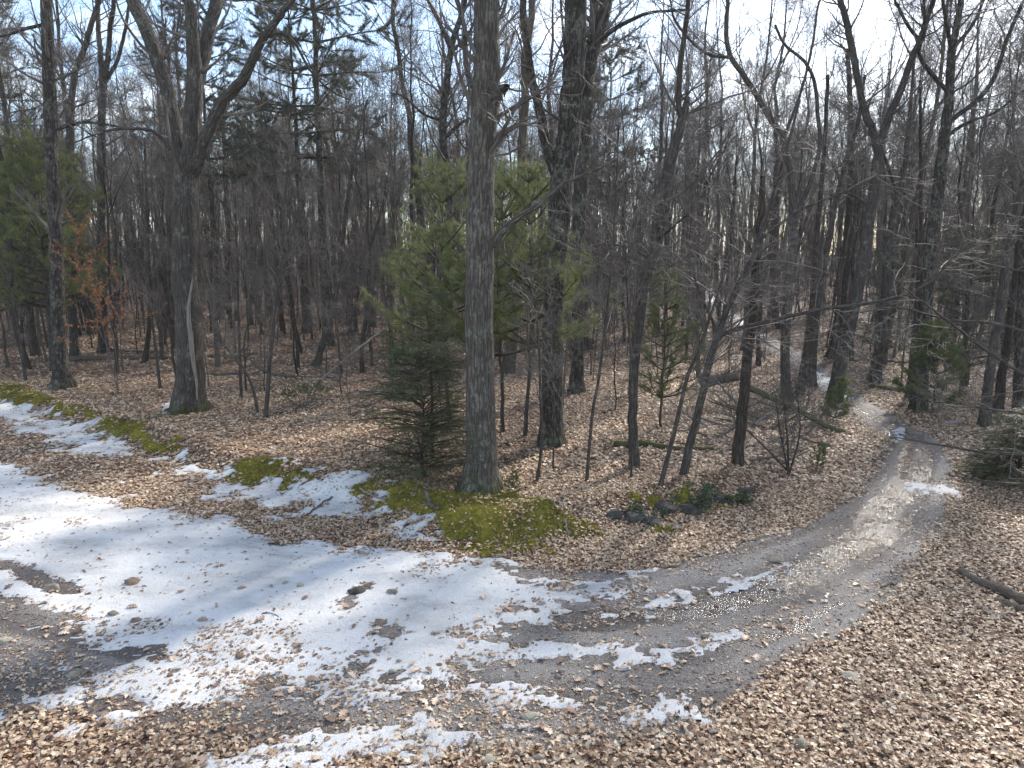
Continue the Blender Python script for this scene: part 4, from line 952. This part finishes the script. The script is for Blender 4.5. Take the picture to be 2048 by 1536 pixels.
def pine_proto(r, H, rad, z0, reach, tufts, k, ln, wd, mat, whorl=0.45, flatl=0.0, up=0.10, spread=0.8, shape=0.8, bk='grey'):
    n = 20; z = np.linspace(-0.12, H, n); w = np.cumsum(r.normal(0, 0.02, (n, 2)), 0)
    P = np.stack([w[:, 0] - w[0, 0], w[:, 1] - w[0, 1], z], 1); Rr = rad * (1 - 0.92 * np.linspace(0, 1, n)); Rr[0] *= 1.3
    tr = tube_mesh('trunk', [trunk_tube(P, Rr, 10, r)], M[bk])
    pts, rr = [], []
    zz = z0 * H
    while zz < H * 0.99:
        q = 1 - (zz - z0 * H) / (H * (1 - z0)); m = int(r.integers(4, 7)); a0 = r.uniform(0, 6.28)
        for j in range(m):
            L = reach * (0.12 + 0.88 * q ** shape) * r.uniform(0.6, 1.15); a = a0 + 6.28 * j / m + r.normal(0, 0.25)
            d = unit(np.array([math.cos(a), math.sin(a), 0.15 + 0.5 * (1 - q) - flatl])); p = np.array([np.interp(zz, z, P[:, 0]), np.interp(zz, z, P[:, 1]), zz]); b = [p]
            for s in range(6): d = unit(d + np.array([0, 0, up]) + r.normal(0, 0.07, 3)); b.append(b[-1] + d * L / 6)
            pts.append(b); rr.append(np.linspace(0.012 + 0.012 * L, 0.003, 7))
        zz += whorl * r.uniform(0.7, 1.3)
    B1 = (np.array(pts), np.array(rr))
    N2 = len(pts) * 9
    B2 = grow(*B1, N2, r, 0.25, 1.0, (35, 60), (reach * 0.14, reach * 0.38), 4, 0.1, up * 0.5, 0.5, 0.003, None, 0.4)
    Pt, Dt = along(B2[0], tufts, r, 0.15); Pe, De = along(B1[0], tufts // 6, r, 0.5)
    V, F3, t = needle_tufts(np.concatenate([Pt, Pe]), np.concatenate([Dt, De]), k, ln, wd, r, spread)
    nd = mesh_from('needles', V, None, F3, {'tint': t}); nd.materials.append(mat)
    br = tube_mesh('branches', [tubes(*B1, 4), tubes(*B2, 3)], M['dtwig'])
    return tr, br, nd
def hem_proto(r, H, rad, reach, nb, mat, droop=-0.10, z0=0.03, leaf=0.042, ex=0.8):
    n = 14; z = np.linspace(-0.1, H, n); w = np.cumsum(r.normal(0, 0.02, (n, 2)), 0)
    P = np.stack([w[:, 0], w[:, 1], z], 1); Rr = rad * (1 - 0.9 * np.linspace(0, 1, n))
    tr = tube_mesh('trunk', [trunk_tube(P, Rr, 9, r)], M['brown'])
    pts, rr = [], []
    for j in range(nb):
        h = H * (z0 + (0.97 - z0) * r.uniform() ** 1.2); q = 1 - h / H; L = reach * (0.15 + 0.85 * q ** ex) * r.uniform(0.5, 1.15); a = r.uniform(0, 6.28)
        d = unit(np.array([math.cos(a), math.sin(a), 0.45])); b = [np.array([np.interp(h, z, P[:, 0]), np.interp(h, z, P[:, 1]), h])]
        for s in range(7): d = unit(d + np.array([0, 0, droop]) + r.normal(0, 0.06, 3)); b.append(b[-1] + d * L / 7)
        pts.append(b); rr.append(np.linspace(0.006 + 0.007 * L, 0.002, 8))
    B1 = (np.array(pts), np.array(rr))
    def flat_side(P, N, l0, l1, t0):
        B, m, _ = P.shape; b = r.integers(0, B, N); t = t0 + (1 - t0) * r.uniform(0, 1, N); f = t * (m - 1); i = np.minimum(f.astype(int), m - 2); q = (f - i)[:, None]
        p = P[b, i] * (1 - q) + P[b, i + 1] * q; tg = unit(P[b, i + 1] - P[b, i]); sd = unit(np.cross(tg, np.array([[0, 0, 1.0]]))) * np.where(r.uniform(size=(N, 1)) < 0.5, 1, -1)
        d = unit(tg * 0.7 + sd + r.normal(0, 0.12, (N, 3))); L = (r.uniform(l0, l1, N) * (1.15 - 0.7 * t))[:, None]
        return np.stack([p, p + d * L * 0.5 + [0, 0, -0.005], p + d * L + [0, 0, -0.03]], 1)
    T2 = flat_side(B1[0], nb * 16, reach * 0.15, reach * 0.42, 0.12); T3 = flat_side(T2, nb * 70, 0.06, 0.16, 0.1)
    tp, td = along(np.concatenate([T2, T3]), nb * 420, r, 0.0)
    sd = unit(np.cross(td, np.array([[0, 0, 1.0]]))) * np.where(r.uniform(size=(len(td), 1)) < 0.5, 1, -1)
    d = unit(td * 0.5 + sd + r.normal(0, 0.2, sd.shape)); L = leaf * r.uniform(0.6, 1.2, (len(td), 1)); s = unit(td) * 0.008
    V = np.stack([tp - s, tp + s, tp + d * L], 1).reshape(-1, 3)
    t = np.repeat(np.clip(r.beta(2, 2.4, len(tp)), 0, 1), 3)
    nd = mesh_from('needles', V, None, np.arange(len(V)).reshape(-1, 3), {'tint': t}); nd.materials.append(mat)
    br = tube_mesh('branches', [tubes(*B1, 4), tubes(T2, np.full(T2.shape[:2], 0.002), 3)], M['dtwig'])
    return tr, br, nd
def stand(proto, name, label, cat, px, py, s, rz=0.0, group=None, Y=None, sz=1.0):
    p = hit(px, py)
    if Y is not None: p = np.array([on_plane(px, py, Y)[0][0], Y, 0]); p[2] = float(ground_z(p[0], p[1]))
    root = link(name, None, loc=(p[0], p[1], p[2] - 0.01)); root.rotation_euler = (0, 0, rz); root.scale = (s, s, s * sz)
    link('trunk', proto[0], root); bo = link('branches', proto[1], root); link('needles', proto[2], bo)
    return tag(root, label, cat, group)
r = np.random.default_rng(303)
SAP = [pine_proto(r, 6.0, 0.05, 0.36, 2.0, 3300, 14, 0.135, 0.0045, M['pine'], 0.42, shape=0.6), pine_proto(r, 5.0, 0.045, 0.32, 1.75, 2700, 14, 0.13, 0.0045, M['pine'], 0.40, shape=0.6)]
SPARSE = pine_proto(r, 5.0, 0.045, 0.2, 1.5, 3600, 13, 0.12, 0.0045, M['hemlock'], 0.42, shape=0.6)
LPINE = pine_proto(r, 8.4, 0.11, 0.3, 3.3, 11000, 12, 0.16, 0.007, M['pine_sunlit'], 0.42, shape=0.45)
TALL = [pine_proto(r, 21.0, 0.27, 0.42, 4.6, 18000, 10, 0.17, 0.0105, M['farpine'], 1.15, 0.22, 0.03, 0.9, 0.4, 'oak_dark'), pine_proto(r, 18.0, 0.2, 0.45, 3.8, 13000, 10, 0.17, 0.0105, M['farpine'], 1.1, 0.22, 0.03, 0.9, 0.4, 'oak_dark')]
SMALLP = pine_proto(r, 1.6, 0.02, 0.12, 0.75, 1400, 12, 0.085, 0.006, M['pine'], 0.25)
HEM = [hem_proto(r, 3.0, 0.05, 2.1, 150, M['hemlock'], ex=0.5, droop=-0.07), hem_proto(r, 5.0, 0.06, 2.1, 90, M['hemlock'], z0=0.15, droop=-0.06), hem_proto(r, 1.9, 0.05, 1.5, 190, M['hemlock'], ex=0.4)]
stand(LPINE, 'pine_tree', 'full green young pine behind the straight tree at the left', 'pine', 105, 742, 1.0, 0.3)
stand(SAP[1], 'pine_tree', 'green young pine cut by the left edge of the picture', 'pine', 15, 735, 1.45, 1.0)
stand(SAP[0], 'pine_sapling', 'tall green pine sapling just left behind the thickest trunk', 'pine', 900, 850, 1.1, 0.4)
stand(SAP[1], 'pine_sapling', 'green pine sapling just right behind the thickest trunk', 'pine', 1004, 865, 1.25, 2.0)
stand(SAP[0], 'pine_sapling', 'bright green pine sapling left of the lichen-crusted oak', 'pine', 1050, 872, 1.08, 3.0)
stand(SPARSE, 'pine_sapling', 'sparse dark pine sapling behind the curved dark tree', 'pine', 1322, 855, 0.8, 0.9)
stand(SAP[1], 'pine_sapling', 'small pine in the shade left of the thickest trunk farther back', 'pine', 835, 800, 0.7, 2.6)
stand(HEM[0], 'hemlock_sapling', 'dark feathery hemlock bush at the foot of the thickest trunk', 'hemlock', 848, 955, 0.9, 0.7)
stand(HEM[1], 'hemlock_sapling', 'loose open hemlock standing left of the dark feathery bush', 'hemlock', 868, 915, 0.75, 2.2)
stand(HEM[2], 'hemlock_sapling', 'dense dark hemlock bush at the right edge of the picture', 'hemlock', 2030, 962, 0.8, 1.7)
stand(HEM[1], 'hemlock_sapling', 'dark hemlock growing behind the stout tree right of the track', 'hemlock', 1925, 795, 1.15, 0.2)
stand(HEM[1], 'hemlock_sapling', 'hemlock farther back right of the V-forked leaning tree', 'hemlock', 1755, 735, 1.0, 4.2)
stand(SMALLP, 'pine_seedling', 'bushy little pine against the foot of the stout tree', 'pine', 1860, 825, 1.7, 0.0)
stand(SMALLP, 'pine_seedling', 'little pine at the foot of the V-forked leaning tree', 'pine', 1665, 845, 0.8, 1.4)
stand(SMALLP, 'pine_seedling', 'tiny pine seedling on the leafy slope beside the track', 'pine', 1634, 938, 0.34, 2.4)
stand(SMALLP, 'pine_seedling', 'tiny pine seedling at the right root of the thickest trunk', 'pine', 1024, 990, 0.28, 3.3)
stand(TALL[0], 'tall_pine', 'tall dark pine with layered flat boughs left of centre', 'pine', 657, 692, 1.0, 0.4)
stand(TALL[1], 'tall_pine', 'tall pine close beside the layered one left of centre', 'pine', 612, 668, 1.05, 1.4)
stand(TALL[0], 'tall_pine', 'far pine crown at the upper left edge', 'pine', 30, 640, 0.95, 2.4)
stand(TALL[1], 'tall_pine', 'far pine seen between the limbs of the forking tree', 'pine', 440, 640, 1.1, 3.2)
stand(TALL[1], 'tall_pine', 'far pine crown right of the lichen-crusted oak', 'pine', 1210, 640, 0.95, 5.2)
# laurel
def leafy(name, label, cat, px, py, nst, H, spread, nl, ll, lw, mat, seed, stem='grey', droop=0.0, leafbit=0.0):
    r = np.random.default_rng(seed); p = hit(px, py); root = tag(link(name, None, loc=(p[0], p[1], p[2] - 0.01)), label, cat)
    st = []
    for j in range(nst):
        a = r.uniform(0, 6.28); d = unit(np.array([math.cos(a) * spread, math.sin(a) * spread, 1.0])); b = [np.array([r.normal(0, .04), r.normal(0, .04), -0.08])]
        for s in range(7): d = unit(d + r.normal(0, 0.13, 3)); b.append(b[-1] + d * H * r.uniform(0.7, 1.1) / 7)
        st.append(b)
    B0 = (np.array(st), np.tile(np.linspace(0.012, 0.004, 8), (nst, 1)))
    B1 = grow(*B0, nst * 9, r, 0.3, 1.0, (30, 65), (H * 0.15, H * 0.4), 5, 0.15, 0.05, 0.6, 0.003)
    link('stems', tube_mesh('stems', [tubes(*B0, 5), tubes(*B1, 3)], M['twig']), root)
    P, D = along(B1[0], nl, r, 0.4 if leafbit == 0 else 0.1)
    d = unit(D * 0.6 + r.normal(0, 0.6, D.shape) + np.array([0, 0, droop])); sd = unit(np.cross(d, r.normal(size=d.shape))); L = ll * r.uniform(0.6, 1.2, (nl, 1)); w = lw * r.uniform(0.7, 1.2, (nl, 1)); nrm = np.cross(d, sd)
    V = np.stack([P, P + d * L * 0.5 + sd * w * 0.5, P + d * L - nrm * L * 0.15, P + d * L * 0.5 - sd * w * 0.5], 1).reshape(-1, 3)
    i = np.arange(nl) * 4; F3 = np.concatenate([np.stack([i, i + 1, i + 2], 1), np.stack([i, i + 2, i + 3], 1)])
    m = mesh_from('foliage', V, None, F3, {'tint': np.repeat(r.beta(2, 2, nl), 4)}, smooth=False); m.materials.append(mat); link('foliage', m, root)
    return root
leafy('laurel_bush', 'low green laurel bush in open leaf litter right of the forking tree', 'bush', 602, 815, 12, 1.25, 0.9, 900, 0.085, 0.03, M['laurel'], 5)
leafy('laurel_bush', 'dark laurel growing low on the bank near the track', 'bush', 1385, 1000, 14, 0.55, 1.4, 1100, 0.07, 0.026, M['laurel'], 6)
leafy('laurel_bush', 'sprawling low laurel right end of the moss bank', 'bush', 1290, 1035, 14, 0.4, 1.8, 1000, 0.06, 0.024, M['laurel'], 8)
leafy('laurel_bush', 'thin low laurel at the right end of the rocky bank', 'bush', 1460, 1000, 14, 0.4, 1.8, 1000, 0.06, 0.024, M['laurel'], 9)
leafy('russet_sapling', 'young tree still holding russet leaves left of the forking tree', 'sapling', 235, 790, 5, 6.0, 0.14, 1500, 0.095, 0.05, M['rust'], 19, droop=-0.3, leafbit=1)

# ------------------------------------------------------------------ logs, sticks, stones
def log(name, label, cat, pts, w0, w1, mat, seed, lift=0.3, sides=10, twigs=0):
    """pts: px, py[, extra height]; lies on the ground"""
    r = np.random.default_rng(seed); Q = []; Rr = []
    n = len(pts)
    for i, p in enumerate(pts):
        g = hit(p[0], p[1]); s = np.linalg.norm(g - np.array([0, 0, CAM_H])) / FPX
        if len(p) > 2: g, s = on_plane(p[0], p[2], g[1])
        else:
            g[2] = float(top_z(np.array([g[0]]), np.array([g[1]]))[0][0])
        rad = 0.5 * s * (w0 + (w1 - w0) * i / (n - 1)); 
        if len(p) < 3: g[2] += rad * lift * 2
        Q.append(g); Rr.append(rad)
    k = 22; P = spline(Q, k); rr = np.interp(np.linspace(0, n - 1, k), np.arange(n), Rr) * r.uniform(0.92, 1.08, k)
    P[1:-1] += r.normal(0, 0.01, (k - 2, 3))
    rr[0] *= 0.8; rr[-1] *= 0.6
    P = np.concatenate([[P[0] - 1e-3 * (P[1] - P[0])], P, [P[-1] + 1e-3 * (P[-1] - P[-2])]]); rr = np.concatenate([[0.0005], rr, [0.0005]])
    org = P[1].copy(); org[2] = P[:, 2].min()
    parts = [trunk_tube(P, rr, sides, r, 0.0, 5, 0.12)]
    if twigs:
        B = grow(P[None], rr[None], twigs, r, 0.2, 1, (30, 70), (0.3, 1.2), 5, 0.15, 0.05, 0.4, 0.004); parts.append(tubes(*B, 4))
    return tag(link(name, tube_mesh(name, parts, M[mat], org), loc=tuple(org)), label, cat)
log('fallen_log', 'long dark fallen log lying left of the grey forking tree', 'log', [(130, 722), (210, 720), (290, 719), (345, 718)], 10, 7, 'log', 1)
log('fallen_log', 'weathered log at the far left edge behind the bank', 'log', [(-60, 696), (20, 694), (95, 690)], 9, 6, 'log', 2)
log('fallen_branch', 'fallen branch just right of the grey forking trunk', 'branch', [(405, 752), (450, 750), (510, 748), (535, 742)], 6, 4, 'log', 3)
log('fallen_branch', 'curving fallen branch left of the laurel bush', 'branch', [(508, 728), (525, 742), (555, 752), (610, 756), (700, 758)], 8, 4, 'log', 4)
log('fallen_log', 'fallen log behind the forking tree to the right', 'log', [(420, 715), (470, 716), (515, 708)], 8, 6, 'log', 5)
log('fallen_log', 'dark log beyond the leaning slender stem', 'log', [(672, 672), (720, 672), (770, 676)], 8, 6, 'log', 6)
log('leaning_pole', 'pale dead pole leaning up right of the laurel bush', 'pole', [(628, 775), (690, 765, 718), (765, 745, 660)], 6, 4, 'pale', 7)
log('fallen_log', 'mossy fallen trunk sloping down to the track edge', 'log', [(1690, 868), (1660, 862, 856), (1600, 850, 822), (1540, 840, 795), (1480, 830, 768)], 9, 13, 'mosslog', 8, twigs=6)
log('fallen_log', 'short dark log propped behind the dead broken trunk', 'log', [(1405, 810, 765), (1440, 812, 758), (1478, 815, 752)], 24, 16, 'log', 9)
log('fallen_log', 'bright moss covered log right of the far track', 'log', [(1740, 776), (1785, 783), (1832, 790)], 10, 8, 'mosslog', 10)
log('fallen_log', 'short pale log lying on leaves left of the hemlock bush', 'log', [(1884, 848), (1905, 848), (1925, 846)], 7, 6, 'pale', 11)
log('fallen_log', 'half rotten mossy log before the curved dark tree', 'log', [(1228, 893), (1290, 893), (1350, 900), (1430, 902)], 15, 7, 'mosslog', 12)
log('fallen_log', 'grey log among leaves at the right edge below the track', 'log', [(1915, 1152), (1960, 1172), (2010, 1195), (2070, 1222)], 11, 22, 'log', 13)
log('fallen_log', 'second log just below the grey one at the right edge', 'log', [(1990, 1204), (2030, 1222), (2080, 1240)], 10, 14, 'log', 14)
log('stick', 'short pale stick on leaves near the right edge', 'stick', [(1958, 1220), (1990, 1232), (2025, 1243)], 7, 6, 'pale', 15)
log('stick', 'thin dark stick pointing at the gravel track', 'stick', [(1832, 1143), (1880, 1142), (1945, 1140)], 4, 3, 'log', 16)
log('stick', 'curved dead branch lying on the moss bank', 'stick', [(851, 985), (854, 1003), (862, 1022), (878, 1030)], 9, 10, 'log', 17)
log('stick', 'short dark stick on the gravel of the bend', 'stick', [(1762, 1178), (1780, 1175), (1803, 1174)], 4, 3, 'log', 18)
log('stick', 'dark stick among leaves below the moss bank', 'stick', [(1190, 1072), (1215, 1066), (1240, 1064)], 5, 3, 'log', 19)
log('exposed_root', 'pale forked root trailing over the moss bank', 'root', [(1120, 990), (1150, 1010), (1180, 1030), (1210, 1050)], 4, 3, 'pale', 20, twigs=3)
log('exposed_root', 'thin pale root hanging down the moss bank face', 'root', [(1128, 1005), (1124, 1030), (1130, 1055), (1138, 1080)], 4, 3, 'pale', 21)
log('stick', 'slender branch across the shaded leaves left of the moss', 'stick', [(600, 1046), (630, 1022), (665, 1000)], 3, 4, 'log', 22)
log('fallen_branch', 'long thin branch on the floor before the many-stemmed shrub', 'branch', [(1300, 885), (1380, 890), (1470, 895), (1540, 910)], 5, 3, 'log', 23)
for i, (a, b, lb) in enumerate([((1440, 905), (1590, 870), 'thin pale branch sloping up right of the dead broken trunk'), ((1500, 925), (1620, 898), 'thin branch on leaves just left of the track edge'), ((1400, 840), (1530, 872), 'grey branch in the tangle behind the dead broken trunk'),
        ((1545, 855), (1600, 815), 'pale branch crossing the mossy fallen trunk'), ((1330, 870), (1430, 850), 'dark branch between curved and dead-topped trees'), ((1600, 880), (1660, 890), 'short branch lying below the mossy fallen trunk'),
        ((720, 990), (790, 1010), 'thin stick on the shaded bank left of the moss'), ((200, 700), (330, 706), 'far thin log left of the forking tree'), ((560, 690), (640, 700), 'far thin log before the tall pine'), ((1740, 720), (1840, 728), 'far thin log behind the stout tree')]):
    log('fallen_branch', lb, 'branch', [a, ((a[0] + b[0]) / 2, (a[1] + b[1]) / 2 + 3, ), b], 4.5, 2.5, 'pale' if i % 2 == 0 else 'log', 60 + i, lift=0.8, twigs=4 if i < 6 else 0)
br = np.random.default_rng(31)
for i in range(16):
    ax, ay = br.uniform(1400, 1600), br.uniform(815, 880); a = br.normal(0, 0.5); L = br.uniform(50, 120); dx = L * math.cos(a) * (1 if i % 2 else -1); up = br.uniform(15, 60)
    b = log('dead_branch', 'dead branch in the tangled brush pile left of the far track', 'branch', [(ax, ay), (ax + dx * 0.5, ay - 3, ay - 3 - up * 0.45), (ax + dx, ay - 4, ay - 4 - up)], br.uniform(4, 8), br.uniform(2, 3), 'pale' if i % 3 == 0 else 'log', 700 + i, lift=0.4, sides=6, twigs=5)
    b['group'] = 'branches of the brush pile'
log('stick', 'bent twig frozen on the snow near the bare mud spot', 'stick', [(525, 1234), (545, 1236), (562, 1246)], 2, 1.4, 'log', 24)
log('stick', 'thin dark twig on leaves near the lower right', 'stick', [(1870, 1250), (1950, 1275), (2040, 1320)], 3, 2, 'log', 25)

def put_stone(label, px, py, w, mat, seed, group=None, fl=0.62, name='stone', cat='stone'):
    r = np.random.default_rng(seed); g = hit(px, py); s = np.linalg.norm(g - np.array([0, 0, CAM_H])) / FPX
    m = stone_mesh(name, r, 3, fl * r.uniform(0.85, 1.15)); m.materials.append(M[mat])
    g[2] = float(top_z(np.array([g[0]]), np.array([g[1]]))[0][0])
    o = link(name, m, loc=(g[0], g[1], g[2] + 0.5 * w * s * fl * (-0.05 if mat == 'rock' else 0.12))); k = w * s * 0.55; o.scale = (k, k, k); o.rotation_euler = (r.normal(0, 0.1), r.normal(0, 0.1), r.uniform(-0.5, 0.5))
    return tag(o, label, cat, group)
for i, (lb, px, py, w, mt, fl) in enumerate([
    ('pale grey stone set in the snow below the shaded leaves', 782, 1192, 22, 'stone', 0.7), ('grey stone in the mud strip at the left of the snow', 106, 1183, 26, 'stone', 0.6), ('flat brown stone on open snow left of the yellow stain', 264, 1170, 28, 'stone_b', 0.45),
    ('rounded brown stone on the lower snow patch', 541, 1390, 19, 'stone_b', 0.75), ('small brown stone on the snow left of the gravel spot', 272, 1254, 19, 'stone_b', 0.6), ('tan stone on snow by the muddy left rut', 229, 1236, 20, 'stone', 0.5),
    ('broad pale flat stone near the bottom centre', 1060, 1444, 32, 'stone_p', 0.45), ('pale flat stone cut by the bottom edge', 980, 1529, 34, 'stone_p', 0.45), ('grey stone at the bottom right of centre', 1076, 1524, 28, 'stone', 0.5),
    ('upright pale slab tilted in leaves at the lower right', 1703, 1358, 32, 'stone_p', 0.5), ('rounded mossy grey stone in leaves at the lower right', 1604, 1492, 27, 'stone', 0.7), ('reddish stone among leaves at the far lower right', 1950, 1390, 22, 'stone_b', 0.5),
    ('long embedded slab in the gravel inside the bend', 1550, 1122, 42, 'stone', 0.25), ('small brown stone on the near edge of the icy rut', 1410, 1286, 18, 'stone_b', 0.6), ('pale stone at the left edge under the gravel', 6, 1290, 24, 'stone_p', 0.5),
    ('flat brown stone on bare ground within the snow', 762, 1252, 26, 'stone_b', 0.4), ('dark jagged rock poking from the snow in shade', 712, 1190, 34, 'rock', 0.6), ('small yellowish stone on the snow beside the dark rock', 600, 1178, 12, 'stone_p', 0.8), ('brown stone at the lower edge of the snow', 480, 1322, 18, 'stone_b', 0.5),
    ('grey stone near the bottom left among wet leaves', 148, 1355, 20, 'stone', 0.6), ('tan stone in leaves between lower snow patches', 612, 1470, 20, 'stone', 0.6), ('small stone at the foot of the lower snow left of centre', 604, 1516, 18, 'stone', 0.6), ('flat stone on the lower gravel right of centre', 1310, 1500, 20, 'stone', 0.4),
    ('dark rock jutting from the moss bank right end', 1225, 1030, 36, 'rock', 0.7), ('dark low rock on the bank below the laurel', 1330, 1018, 46, 'rock', 0.5), ('dark rock on the bank farther right along the laurel', 1440, 996, 40, 'rock', 0.5), ('large dark ledge rock right of the moss bank', 1265, 1038, 52, 'rock', 0.55), ('dark rock under the sprawling laurel', 1300, 1052, 40, 'rock', 0.5), ('low dark rock between the two laurels', 1378, 1026, 54, 'rock', 0.42), ('dark rock at the right end of the bank', 1490, 985, 40, 'rock', 0.45), ('dark stone beside the track below the mossy fallen trunk', 1648, 893, 20, 'rock', 0.7)]):
    put_stone(lb, px, py, w, mt, 400 + i, None, fl)
r = np.random.default_rng(77)
SM = [[], []]
for i in range(46):
    q = int(i >= 26)
    SM[q].append((r.uniform(60, 900) if q == 0 else r.uniform(950, 1500), r.uniform(1300, 1500) if q == 0 else r.uniform(1340, 1500), r.uniform(8, 14), i % 3, i))
for q in (0, 1):
    for c in range(3):
        for k, (px, py, w, _, i) in enumerate(sorted(e for e in SM[q] if e[3] == c)):
            put_stone('%s small %s stone from the left %s' % (ORD[k], ('grey', 'brown', 'pale')[c], ('among wet leaves below the snow', 'in the lower gravel right of centre')[q]), px, py, w, ('stone', 'stone_b', 'stone_p')[c], 500 + i, ('small stones at the lower left', 'small stones in the lower gravel')[q], 0.55)

# ------------------------------------------------------------------ thin winter haze
import bmesh
bm = bmesh.new(); bmesh.ops.create_cube(bm, size=1.0)
for v in bm.verts: v.co = (v.co.x * 1900, v.co.y * 1700 + 430, -1.6 + (v.co.z + 0.5) * 40.0)
hm = bpy.data.meshes.new('haze'); bm.to_mesh(hm); bm.free()
ht = bpy.data.materials.new('winter_haze'); ht.use_nodes = True
ht.node_tree.nodes.remove(ht.node_tree.nodes['Principled BSDF'])
pv = ht.node_tree.nodes.new('ShaderNodeVolumePrincipled'); pv.inputs['Density'].default_value = 0.0005; pv.inputs['Color'].default_value = (0.95, 0.95, 0.95, 1)
ht.node_tree.links.new(pv.outputs[0], ht.node_tree.nodes['Material Output'].inputs['Volume'])
tag(link('haze', hm, mat=ht), 'thin pale haze hanging in the winter wood', 'haze', None, 'stuff')
